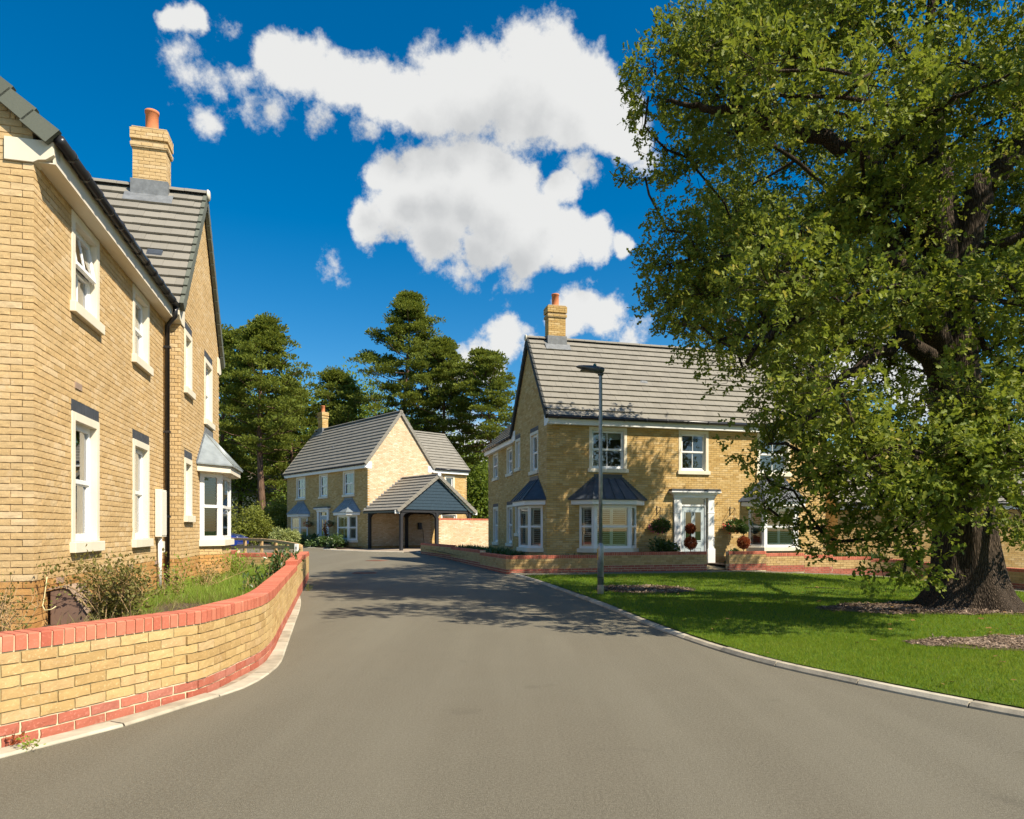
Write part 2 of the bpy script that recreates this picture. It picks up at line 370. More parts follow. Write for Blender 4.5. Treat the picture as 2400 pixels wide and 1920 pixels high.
def leafy(name, cols, trans=.35, rough=.5, dead=None, spec=.35, patch=1.2):
    t = NT(name)
    base = t.ramp(t.rand(), [(i/(len(cols)-1), c) for i, c in enumerate(cols)])
    base = t.mix(t.ramp(t.noise(patch, 3), [(.4, (0,0,0)), (.65, (.45,)*3)]), base, tuple(x*1.25 for x in cols[-1]))
    if dead:
        base = t.mix(t.ramp(t.math('FRACT', t.math('MULTIPLY', t.rand(), 13.7)), [(0.955, (0,0,0)), (.96, (.85,)*3)], True), base, dead)
    t.set(base, rough, 0, spec)
    tr = t.n('ShaderNodeBsdfTranslucent'); t.L.new(t.mix(.35, base, (cols[-1][0]*2.2, cols[-1][1]*2.0, cols[-1][2]*.8)), tr.inputs[0])
    ms = t.n('ShaderNodeMixShader', {0: trans}); t.L.new(t.b.outputs[0], ms.inputs[1]); t.L.new(tr.outputs[0], ms.inputs[2]); t.L.new(ms.outputs[0], t.out.inputs[0])
leafy('oak_leaf', [(.115,.15,.015),(.175,.205,.02),(.27,.285,.04),(.135,.18,.032)], .38, .55, (.42,.34,.07), .18)
leafy('pine_needle', [(.10,.135,.024),(.15,.19,.032),(.21,.24,.045)], .3, .6, None, .1)
leafy('broad_leaf', [(.085,.13,.022),(.125,.185,.028),(.18,.235,.04)], .42, .6, None, .12)
leafy('yellow_leaf', [(.10,.13,.015),(.16,.18,.02),(.20,.22,.04)], .35, .6)
leafy('pale_leaf', [(.14,.19,.05),(.25,.30,.10),(.36,.38,.16)], .35, .6)
leafy('shrub_leaf', [(.035,.065,.015),(.055,.10,.02),(.085,.14,.035)], .25, .35, None, .6)
leafy('weed_leaf', [(.16,.12,.035),(.22,.18,.05),(.13,.14,.03)], .3, .6)
leafy('copper_leaf', [(.16,.03,.012),(.24,.05,.018),(.30,.08,.02)], .25, .6)
leafy('brown_conifer', [(.20,.07,.03),(.28,.10,.05)], .2, .7)
leafy('grass_blade', [(.085,.175,.010),(.15,.24,.015),(.17,.255,.018),(.21,.255,.03)], .42, .6, (.32,.28,.10), .1, .7)
leafy('tall_grass', [(.12,.24,.02),(.19,.32,.032),(.28,.36,.07)], .45, .5, (.35,.30,.14), .3)
leafy('dry_grass', [(.26,.22,.09),(.32,.27,.12),(.20,.20,.06)], .4, .6)
leafy('dry_leaf', [(.22,.12,.04),(.32,.20,.07),(.16,.09,.03)], .1, .8, None, .1)
leafy('bark_chip', [(.03,.016,.009),(.055,.03,.018),(.10,.06,.038),(.15,.095,.06),(.42,.32,.24)], 0.02, .9, None, .1)
def bark(name, dark, light, sc):
    t = NT(name)
    mp = t.n('ShaderNodeMapping'); t.L.new(t.pos(), mp.inputs[0]); mp.inputs['Scale'].default_value = (sc, sc, sc*.14)
    v = t.n('ShaderNodeTexVoronoi', {'Scale': 1.0}, feature='DISTANCE_TO_EDGE'); nn = t.n('ShaderNodeTexNoise', {'Scale': .9, 'Detail': 5}); t.L.new(mp.outputs[0], nn.inputs['Vector'])
    ad = t.n('ShaderNodeVectorMath', operation='ADD'); t.L.new(mp.outputs[0], ad.inputs[0]); t.L.new(nn.outputs['Color'], ad.inputs[1]); t.L.new(ad.outputs[0], v.inputs['Vector'])
    f = t.math('MULTIPLY', v.outputs['Distance'], 2.2)
    t.set(t.mix(t.ramp(t.noise(3, 4), [(.4, (0,0,0)), (.7, (.5,)*3)]), t.ramp(f, [(0, dark), (.6, light)]), tuple(x*.7 for x in light)), .95, 0, .1)
    t.bump(t.math('MULTIPLY_ADD', t.noise(sc*3, 4), .3, f), 1., .03)
bark('oak_bark', (.022,.016,.011), (.115,.085,.062), 34)
bark('pine_bark', (.06,.035,.025), (.24,.15,.10), 9)
# ------------------------------------------------------------------ the ground
def sheet(name, poly, zf, mat, step=2.0, parent=None, kind='structure'):
    bm = bmesh.new()
    vs = [bm.verts.new((p[0], p[1], 0)) for p in poly]
    f = bm.faces.new(vs)
    bmesh.ops.triangulate(bm, faces=[f])
    xs = [p[0] for p in poly]; ys = [p[1] for p in poly]
    for ax, lo, hi in ((0, min(xs), max(xs)), (1, min(ys), max(ys))):
        k = math.ceil(lo/step)*step
        while k < hi:
            co = [0, 0, 0]; co[ax] = k; no = [0, 0, 0]; no[ax] = 1
            bmesh.ops.bisect_plane(bm, geom=bm.verts[:]+bm.edges[:]+bm.faces[:], plane_co=co, plane_no=no); k += step
    for v in bm.verts: v.co.z = zf(v.co.x, v.co.y)
    for f in bm.faces:
        f.normal_update()
        if f.normal.z < 0: f.normal_flip()
        f.smooth = True
    me = bpy.data.meshes.new(name); bm.to_mesh(me); bm.free(); me.materials.append(M[mat])
    return obj(name, me, parent, kind=kind)
def dz(h): return lambda x, y: gz(x, y)+h

def smooth_path(pts, step=.1):
    p = [np.array(q[:2], float) for q in pts]; out = []
    for i in range(len(p)-1):
        p0 = p[max(i-1, 0)]; p1 = p[i]; p2 = p[i+1]; p3 = p[min(i+2, len(p)-1)]
        n = max(2, int(np.linalg.norm(p2-p1)/step))
        for k in range(n):
            t = k/n
            out.append(.5*((2*p1)+(-p0+p2)*t+(2*p0-5*p1+4*p2-p3)*t*t+(-p0+3*p1-3*p2+p3)*t**3))
    out.append(p[-1]); return np.array(out)
class Path:
    def __init__(s, pts, smooth=True):
        s.p = smooth_path(pts) if smooth else np.array([q[:2] for q in pts], float)
        d = np.linalg.norm(np.diff(s.p, axis=0), axis=1); s.s = np.concatenate([[0], np.cumsum(d)]); s.L = s.s[-1]
    def at(s, a, off=0):
        a = min(max(a, 0), s.L); x = np.interp(a, s.s, s.p[:, 0]); y = np.interp(a, s.s, s.p[:, 1])
        e = .06; a0 = max(a-e, 0); a1 = min(a+e, s.L)
        tx = np.interp(a1, s.s, s.p[:, 0])-np.interp(a0, s.s, s.p[:, 0]); ty = np.interp(a1, s.s, s.p[:, 1])-np.interp(a0, s.s, s.p[:, 1])
        l = math.hypot(tx, ty); tx /= l; ty /= l
        return x-ty*off, y+tx*off, math.atan2(ty, tx)
    def offset(s, off, step=.3):
        return [s.at(a, off)[:2] for a in np.arange(0, s.L+step*.5, step)]

sheet('ground', [(-900,-600),(900,-600),(900,1500),(-900,1500)], lambda x, y: -.62, 'turf', 300)
sheet('woodland_floor', [(-90,38),(-9,40.5),(-6,44),(4,40),(60,40),(60,120),(-90,120)], dz(-.02), 'soil', 8)
road = sheet('road', [(-45,-20),(22,-20),(22,25),(3,30),(-2,35),(-5,39),(-8,40.5),(-14,44),(-22,50),(-45,50)], dz(0), 'asphalt', 2)

KERB = Path([(11,.4),(8.6,1.25),(7,2.1),(5.6,3.15),(4.6,4.1),(3.75,5.0),(3.05,6.1),(2.47,7.36),(2.0,9.5),(1.58,12.5),(.95,16.2),(.16,20.07),(-.50,22.4),(-1.15,24.7),(-2.9,29.9),(-4.35,33.3),(-4.9,34.8)])
RW_C = (-.19, 20.9)                           # corner of the garden wall of the brick house across the road
EX = (math.cos(R(14.5)), math.sin(R(14.5))); EY = (-math.sin(R(14.5)), math.cos(R(14.5)))
W2 = [(7.2,22.65),(8.6,23.0),(10.0,23.38),(11.6,23.8),(12.7,23.9),(13.8,23.1),(14.3,21.6),(14.25,19.8),(14.5,17.8),(15.3,15.8)]
W2P = Path(W2)
off_path = [p for p in W2P.offset(-1.25, .6) if p[0] < 12.0 and p[1] > 20]+[(12.45,22.6),(12.9,22.2),(13.03,21.4),(13.0,19.8),(13.25,17.6),(14.1,15.4)]              # edge of the lawn along the footpath
kerb_in = [KERB.at(a, -.11)[:2] for a in np.arange(0, KERB.L*.62, .25)]
kerb_in = [p for p in kerb_in if p[1] < 19.55]
lawn_poly = kerb_in + [(.55,19.72)] + [(RW_C[0]+EX[0]*a+EY[0]*-1.25, RW_C[1]+EX[1]*a+EY[1]*-1.25) for a in np.arange(.9, 7.2, .6)] + off_path + [(17,12),(18,5),(14,.2)]
sheet('lawn', lawn_poly, dz(.055), 'turf', 1.0)
def strip(name, A, B, h, mat):
    m = MB()
    for (a, b) in zip(A, B): m.v += [(a[0],a[1],gz(*a)+h),(b[0],b[1],gz(*b)+h)]
    m.f = [(2*i,2*i+1,2*i+3,2*i+2) for i in range(len(A)-1)]
    return m.build(name, mat, None, kind='structure')
fa = [.25,.9]+list(np.arange(1.5, 7.6, .6))
strip('footpath', [(RW_C[0]+EX[0]*a-EY[0]*1.30, RW_C[1]+EX[1]*a-EY[1]*1.30) if a > .5 else (.18,20.0) for a in fa], [(RW_C[0]+EX[0]*a+EY[0]*.05, RW_C[1]+EX[1]*a+EY[1]*.05) for a in fa], .040, 'asphalt')
B_ = [W2P.at(a, .03)[:2] for a in np.linspace(0, W2P.L, 50)]
A_ = Path([(7.45,21.4),(10.3,22.1)]+off_path[-6:]).p; A_ = Path([W2P.at(0, -1.3)[:2]]+[p for p in off_path if p[0] < 12][1:]+off_path[-6:])
strip('footpath', [A_.at(a)[:2] for a in np.linspace(0, A_.L, 50)], B_, .044, 'asphalt')
# gardens
LW = [(-6.6,1.2),(-5.2,1.9),(-4.2,2.75),(-3.6,3.55)]+[tuple(G(u, v)[:2]) for (u, v) in ((0,1757),(134,1724),(264,1689),(409,1650),(483,1629),(564,1588),(613,1560),(641,1528),(659,1490))]+[(-4.12,13.1),(-4.9,16.1),(-5.58,18.75)]
LWP = Path(LW)
inner = LWP.offset(.1, .4)
sheet('garden_bed', inner + [(-9.5,19.6),(-12,12),(-14,1)], lambda x, y: .30+.02*sst(8, 16, y)+.015*math.sin(3*x+y)*math.cos(2*y), 'soil', .5)
sheet('garden_bed', [(RW_C[0]+EX[0]*a+EY[0]*b, RW_C[1]+EX[1]*a+EY[1]*b) for a, b in ((.08,.08),(6.85,.08),(6.85,2.6),(2.6,2.6),(2.6,13),(-.9,12.5),(-.35,7),(.05,2.2))], dz(.26), 'soil', 1)
sheet('door_path', [(RW_C[0]+EX[0]*a+EY[0]*b, RW_C[1]+EX[1]*a+EY[1]*b) for a, b in ((6.87,-.02),(8.35,-.02),(8.35,2.4),(6.87,2.4))], lambda x, y: gz(x, y)+.05+.1*sst(22.3, 24, y), 'slab', .5)
strip('garden_bed', [W2P.at(a, .1)[:2] for a in np.linspace(0, W2P.L, 40)], [W2P.at(a, 3.4)[:2] for a in np.linspace(0, W2P.L, 40)], .20, 'soil')
# ------------------------------------------------------------------ bricks
BV = []           # brick shapes: verts (k,3) in metres, 215 x 65 face at y=0
def brick_shape(depth, rough, seed):
    rs = np.random.RandomState(seed); nx, nz = 4, 2
    g = {}; V = []
    for j in range(nz+1):
        for i in range(nx+1):
            e = (i in (0, nx)); b = (j in (0, nz))
            g[i, j] = len(V)
            V.append((.215*i/nx + (rs.uniform(-1,1)*.0025*rough if e else rs.uniform(-1,1)*.006), (abs(rs.normal())*.0016+(.0016 if (e or b) else 0)*rs.uniform(.2,1))*rough, .065*j/nz + (rs.uniform(-1,1)*.0028*rough if b else 0)))
    Fc = [(g[i,j], g[i+1,j], g[i+1,j+1], g[i,j+1]) for j in range(nz) for i in range(nx)]
    ring = [(i,0) for i in range(nx+1)] + [(nx,j) for j in range(1,nz+1)] + [(i,nz) for i in range(nx-1,-1,-1)] + [(0,j) for j in range(nz-1,0,-1)]
    b0 = len(V)
    for (i, j) in ring: v = V[g[i,j]]; V.append((v[0], depth, v[2]))
    n = len(ring)
    for k in range(n):
        a = g[ring[k]]; b = g[ring[(k+1) % n]]; Fc.append((b, a, b0+k, b0+(k+1) % n))
    return np.array(V), Fc
def brick_box(depth, seed):
    V = np.array([(0,0,0),(.215,0,0),(.215,0,.065),(0,0,.065),(0,depth,0),(.215,depth,0),(.215,depth,.065),(0,depth,.065)])
    return V, [(0,1,2,3),(1,0,4,5),(2,1,5,6),(3,2,6,7),(0,3,7,4)]
SHAPES = {'near': [brick_shape(.03, 1, s) for s in range(8)], 'near_deep': [brick_shape(.1025, 1, 50+s) for s in range(4)],
          'mid': [brick_box(.03, 0)], 'mid_deep': [brick_box(.1025, 0)]}
NTF = len(SHAPES['near'][0][1])
_bm = {}
def brick_mesh(kind, k, mat):
    key = (kind, k, mat)
    if key not in _bm:
        V, Fc = SHAPES[kind][k]; _bm[key] = mesh_np('brick', V, Fc, 1, [mat])
    return _bm[key]
def emit_bricks(items, parent, to_world, nobj, name='brick', stuffname='brick', kindname=None):
    """items: dict x,y,z,ang,w,kind('near'/'mid'),deep,mat,(yshift) in parent's frame. The nobj largest in view become parts, the rest one joined part."""
    if nobj:
        sc = []
        for i, it in enumerate(items):
            c = to_world((it['x']+math.cos(it['ang'])*it['w']/2, it['y']+math.sin(it['ang'])*it['w']/2, it['z']+.03))
            if c[1] < .5: sc.append(0); continue
            u, v = px(c); sc.append(it['w']/c[1]**2 if (0 < u < 2400 and 0 < v < 1920 and not it.get('hid')) else 0)
        order = np.argsort(-np.array(sc))[:nobj]; order = [i for i in order if sc[i] > 0]
    else: order = []
    chosen = set(order)
    for i in order:
        it = items[i]; kd = it['kind']+('_deep' if it['deep'] else ''); k = random.randrange(len(SHAPES[kd]))
        o = obj(name, brick_mesh(kd, k, it['mat']), parent, (it['x'], it['y'], it['z']), (0, 0, it['ang']+it.get('rj', 0)))
        o.scale = (it['w']/.215, 1, it.get('h', .065)/.065)
    groups = {}
    for i, it in enumerate(items):
        if i not in chosen: groups.setdefault((it['kind'], it['mat']), []).append(it)
    for (kd0, mt), its in groups.items():
        by = {}
        for it in its:
            kd = kd0+('_deep' if it['deep'] else ''); by.setdefault((kd, random.randrange(len(SHAPES[kd]))), []).append(it)
        Vs = []; Fc = None; tot = 0
        for (kd, k), li in by.items():
            V, Fc = SHAPES[kd][k]
            w = np.array([q['w']/.215 for q in li]); h = np.array([q.get('h', .065)/.065 for q in li]); a = np.array([q['ang']+q.get('rj', 0) for q in li]); o3 = np.array([(q['x'], q['y'], q['z']) for q in li])
            X = V[None,:,0]*w[:,None]; Y = np.repeat(V[None,:,1], len(li), 0); Z = V[None,:,2]*h[:,None]
            ca, sa = np.cos(a)[:,None], np.sin(a)[:,None]
            W = np.stack([X*ca-Y*sa+o3[:,None,0], X*sa+Y*ca+o3[:,None,1], Z+o3[:,None,2]], -1)
            Vs.append(W.reshape(-1,3)); tot += len(li)
        me = mesh_np(stuffname, np.concatenate(Vs), Fc, tot, [mt])
        obj(stuffname, me, parent, kind='stuff')

def lay(L_, zb, zt, spans, own0, own1, mat_of, kind, jit=.0015):
    items = []; k0 = round(zb/.075)
    for k in range(k0, int(math.floor((zt+.001)/.075))):
        z = k*.075
        own_row0 = None if own0 is None else (k % 2 == own0); own_row1 = None if own1 is None else (k % 2 == own1)
        if own0 is None: ph = 0 if k % 2 == 0 else .1125
        else: ph = 0 if own_row0 else .1125
        for (a, b) in spans(z, z+.065):
            st = a <= 1e-6; en = b >= L_-1e-6
            if st and own_row0 is False: a = .1125
            if en and own_row1 is False: b = b-.1125
            n = math.floor((a-ph)/.225)-1
            while True:
                s = ph+n*.225; e = s+.215; n += 1
                if s >= b: break
                s2 = max(s, a); e2 = min(e, b)
                if e2-s2 < .028: continue
                if b-e2 < .03 and en: e2 = b
                deep = (st and own_row0 and s2 <= 1e-6) or (en and own_row1 and e2 >= b-1e-6)
                items.append(dict(x=s2, y=random.uniform(-1,1)*jit if not deep else 0, z=z+random.uniform(-1,1)*jit*.8, ang=0, w=e2-s2, kind=kind, deep=bool(deep), mat=mat_of(z), rj=0 if deep else random.uniform(-1,1)*.004*(kind == 'near')))
    return items

def spans_rect(L_, H, holes, apex=None, hidden=None):
    def f(z0, z1):
        a, b = 0., L_
        if z1 > H:
            if apex is None: return []
            t = (apex-z1)/(apex-H)
            if t <= 0.02: return []
            a = L_/2*(1-t); b = L_-a
        sp = [(a, b)]
        for (u0, u1, h0, h1) in holes:
            if z1 > h0+.004 and z0 < h1-.004:
                ns = []
                for (p, q) in sp:
                    if u1 <= p or u0 >= q: ns.append((p, q)); continue
                    if u0 > p: ns.append((p, u0))
                    if u1 < q: ns.append((u1, q))
                sp = ns
        return sp
    return f
def wall(root, tw, ox, oy, ang, L_, H, apex=None, holes=(), own0=None, own1=None, nobj=0, kind='mid', zb=-.6, bricks=True, mat=None, plinth='plinth_brick', mortar='mortar', name='wall', hide_below=None, thick=.16):
    mat = mat or bmat(kind)
    m = MB(); IN = .011 if kind == 'near' else .0065
    us = sorted({IN if own0 is not None else 0, L_-(IN if own1 is not None else 0)} | {h[0] for h in holes} | {h[1] for h in holes}); us = [u for u in us if 0 <= u <= L_]
    zs = sorted({zb, H} | {h[2] for h in holes} | {h[3] for h in holes})
    for i in range(len(us)-1):
        for j in range(len(zs)-1):
            cu = (us[i]+us[i+1])/2; cz = (zs[j]+zs[j+1])/2
            if any(h[0] < cu < h[1] and h[2] < cz < h[3] for h in holes): continue
            if us[i+1]-us[i] < 1e-4 or zs[j+1]-zs[j] < 1e-4: continue
            m.box(us[i], us[i+1], IN, thick, zs[j], zs[j+1])
    if apex is not None: m.prism([(0.01, IN, H), (L_-.01, IN, H), (L_/2, IN, apex-.012)], (0, thick-IN, 0))
    o = m.build(name, mortar, root, (ox, oy, 0), (0, 0, ang))
    if bricks:
        items = lay(L_, zb, apex if apex else H, spans_rect(L_, H, holes, apex), own0, own1, (lambda z: plinth if z < -.01 else mat), kind)
        if hide_below is not None:
            for it in items: it['hid'] = it['z'] < hide_below
        ca, sa = math.cos(ang), math.sin(ang)
        emit_bricks(items, o, lambda p: tw((ox+p[0]*ca-p[1]*sa, oy+p[0]*sa+p[1]*ca, p[2])), nobj)
    return o

# ------------------------------------------------------------------ garden walls along a line
def garden_wall(name, label, segs, cat='wall', n_brick=300, n_cope=300, kind='near', thick=.215, red=3, buff=6, smooth=True, group=None):
    """segs: list of (Path, z of the lowest course, [(arc length, courses up or down)])"""
    root = thing(name, label, cat, (0,0,0))
    items = []; cop = []; core = MB(); core_r = MB()
    for (p, zb, steps) in segs:
        st = [(0, 0)] + list(steps)
        runs = [(st[i][0], st[i+1][0] if i+1 < len(st) else p.L, st[i][1]) for i in range(len(st))]
        for (s0, s1, lv) in runs:
            z0 = zb+lv*.075; ztop = z0+(red+buff)*.075
            ns = max(2, int((s1-s0)/.12))
            ring = []
            for i in range(ns+1):
                a = s0+(s1-s0)*i/ns; q = []
                if i == 0: a += .004
                if i == ns: a -= .004
                x0, y0, _ = p.at(a, .010); x1, y1, _ = p.at(a, thick-.010); zm = z0+red*.075-.005
                ring.append(((x0,y0),(x1,y1)))
            for (cr, za, zc) in ((core_r, z0-.4, zm), (core, zm, ztop-.004), (core_r, ztop-.004, ztop+.098)):
                b = len(cr.v)
                for (q0, q1) in ring: cr.v += [(*q0,za),(*q0,zc),(*q1,zc),(*q1,za)]
                for i in range(ns):
                    for k in range(4): cr.f.append((b+i*4+k, b+i*4+(k+1) % 4, b+i*4+4+(k+1) % 4, b+i*4+4+k))
                cr.f.append((b, b+1, b+2, b+3)); cr.f.append(tuple(b+ns*4+k for k in (3,2,1,0)))
            for k in range(red+buff):
                ph = 0 if (k+lv) % 2 else .1125; n = math.floor((s0-ph)/.225)
                while True:
                    s = ph+n*.225; e = s+.215; n += 1
                    if s >= s1-.02: break
                    s = max(s, s0+.002); e = min(e, s1-.002)
                    if e-s < .03: continue
                    x, y, ang = p.at((s+e)/2); w = e-s-(.004 if k < red else 0)
                    bx, by = x-math.cos(ang)*w/2, y-math.sin(ang)*w/2
                    j = random.uniform(-1,1)*.0015
                    items.append(dict(x=bx-math.sin(ang)*j, y=by+math.cos(ang)*j, z=z0+k*.075+random.uniform(-1,1)*.001, ang=ang, w=w, kind=kind, deep=(s <= s0+.003 or e >= s1-.003), mat='red_brick' if k < red else 'wall_buff_brick', h=.061 if k < red else .065, rj=random.uniform(-1,1)*.004))
            s = s0+.003
            while s < s1-.03:
                e = min(s+.065, s1-.002); x, y, ang = p.at((s+e)/2)
                cop.append((x, y, ztop+.004, ang, e-s)); s += .075
    core.build('mortar_core', 'wall_mortar', root); core_r.build('mortar_core', 'pale_mortar', root)
    emit_bricks(items, root, lambda p: p, n_brick)
    # copings: bricks set on edge
    sh = []
    for sd in range(4):
        rs = np.random.RandomState(90+sd); j = lambda a: a+rs.uniform(-1,1)*.0018
        V = [(j(-.0325),j(0),0),(j(.0325),j(0),0),(j(.0325),thick,0),(j(-.0325),thick,0)] + [(j(-.0325),j(-.001),.094),(j(.0325),j(-.001),.094),(j(.0325),thick,.094),(j(-.0325),thick,.094)] + [(j(-.029),.006,.1025),(j(.029),.006,.1025),(j(.029),thick-.006,.1025),(j(-.029),thick-.006,.1025)]
        Fc = [(0,1,5,4),(1,2,6,5),(2,3,7,6),(3,0,4,7),(4,5,9,8),(5,6,10,9),(6,7,11,10),(7,4,8,11),(8,9,10,11)]
        sh.append((np.array(V), Fc))
    mes = [mesh_np('coping_brick', V, Fc, 1, ['coping_brick']) for V, Fc in sh]
    sc = [(1/max(.5, c[1]) if c[1] > .6 and 0 < px(c)[0] < 2400 and px(c)[1] < 1920 else 0) for c in cop]
    order = [i for i in np.argsort(-np.array(sc)) if sc[i] > 0][:n_cope]; ch = set(order)
    for i in order:
        c = cop[i]; o = obj('coping_brick', random.choice(mes), root, c[:3], (0, 0, c[3]+random.uniform(-1,1)*.01)); o.scale = (c[4]/.065, 1, 1+random.uniform(-1,1)*.008)
    rest = [cop[i] for i in range(len(cop)) if i not in ch]
    if rest:
        V, Fc = sh[0]; A = []
        for c in rest:
            ca, sa = math.cos(c[3]), math.sin(c[3]); X = V[:,0]*c[4]/.065
            A.append(np.stack([X*ca-V[:,1]*sa+c[0], X*sa+V[:,1]*ca+c[1], V[:,2]+c[2]], -1))
        obj('coping_brick', mesh_np('coping_brick', np.concatenate(A), Fc, len(rest), ['coping_brick']), root, kind='stuff')
    return root

def arc_at_y(p, y): return float(np.interp(y, p.p[:,1], p.s))
garden_wall('garden_wall', 'curved low buff brick garden wall with red coping along the road beside the tall gabled house', [(LWP, -.07, [(arc_at_y(LWP, 13.1), 1)])])
RETP = Path([(-9.2,18.95),(-5.68,18.9)], False)
garden_wall('garden_wall', 'short low return wall of buff brick joining the curved wall to the tall gabled house', [(RETP, .03, [(.38+1.2, -1)])], n_brick=300)
sideP = Path([(-4.5,33.6),(-3.4,30.9),(-2.55,28.6),(-1.7,25.8),(-.82,23.0),(RW_C[0],RW_C[1])]); 
frontP = Path([RW_C, (RW_C[0]+EX[0]*6.88, RW_C[1]+EX[1]*6.88)], False)
garden_wall('garden_wall', 'low buff and red brick wall wrapping the corner of the garden behind the lamp post', [(sideP, .105, [(5.3, -1), (10.2, -2)]), (frontP, -.045, [(3.05, 1)])], kind='mid', buff=4, n_brick=300)
def a2(u): return float(np.interp(u, [px((q[0], q[1], 0))[0] for q in W2P.p[:90]], W2P.s[:90]))
steps2 = [(a2(1796), -1), (a2(1885), -2), (a2(1952), -3), (a2(2041), -4), (a2(2041)+1.3, -5)]
garden_wall('garden_wall', 'stepped low buff and red brick wall behind the oak, curving round the green', [(W2P, .03, steps2)], kind='mid', buff=4, n_brick=300)

# kerb stones
def kerb(name, p, width, h, side, mats, length=.91, s_from=0, batter=.03, nmax=400, far=None):
    root = obj(name, None, None, kind='structure')
    s = s_from; k = 0
    while s < p.L-.05:
        e = min(s+length-.013, p.L); m = MB(); ring = []
        nseg = 3 if length > .6 else 1
        for i in range(nseg+1):
            a = s+(e-s)*i/nseg
            x0, y0, _ = p.at(a, 0); xb, yb, _ = p.at(a, side*batter); x1, y1, _ = p.at(a, side*width); z = gz(x0, y0)
            j = ((k*7919) % 13-6)*.0007
            ring.append([(x0,y0,z-.15),(x0,y0,z+h*.35),(xb,yb,z+h+j),(x1,y1,z+h+j),(x1,y1,z-.15)])
        b = len(m.v)
        for r in ring: m.v += r
        for i in range(nseg):
            for q in range(5): m.f.append((b+i*5+q, b+i*5+(q+1) % 5, b+i*5+5+(q+1) % 5, b+i*5+5+q))
        m.f.append((b,b+1,b+2,b+3,b+4)); m.f.append(tuple(b+nseg*5+q for q in (4,3,2,1,0)))
        m.build('kerb_stone', mats[k % len(mats)], root)
        s += length; k += 1
    return root
kerb('kerb', KERB, .105, .045, -1, ['concrete','concrete','pale_concrete','concrete'], .91)
EDG = Path([(-6.3,.9),(-5.0,1.6),(-4.0,2.5)]+[tuple(G(u, v)[:2]) for (u, v) in ((0,1778),(141,1742),(292,1703),(444,1655),(574,1613),(634,1578),(659,1553),(671,1521),(687,1475),(705,1419))]+[(-4.75,15.3),(-5.55,18.3),(-6.1,20.2),(-7.2,22.8),(-9.2,24.2),(-12.5,24.6)])
kerb('edging', EDG, .15, .018, 1, ['concrete','pale_concrete'], .91, batter=.012)
sheet('verge', [EDG.at(a, .14)[:2] for a in np.arange(.5, EDG.L*.80, .3)] + [LWP.at(a, .05)[:2] for a in np.arange(LWP.L, .3, -.3)], dz(.008), 'grit', 1)
sheet('verge', [(-5.85,19.3),(-5.7,18.9),(-6.2,19.1),(-12,19.2),(-14,24.5),(-9.1,24.05),(-7.1,22.7),(-6.25,20.6)], dz(.05), 'turf', 1)
def bmat(kind): return 'buff_brick' if kind == 'near' else 'golden_brick'
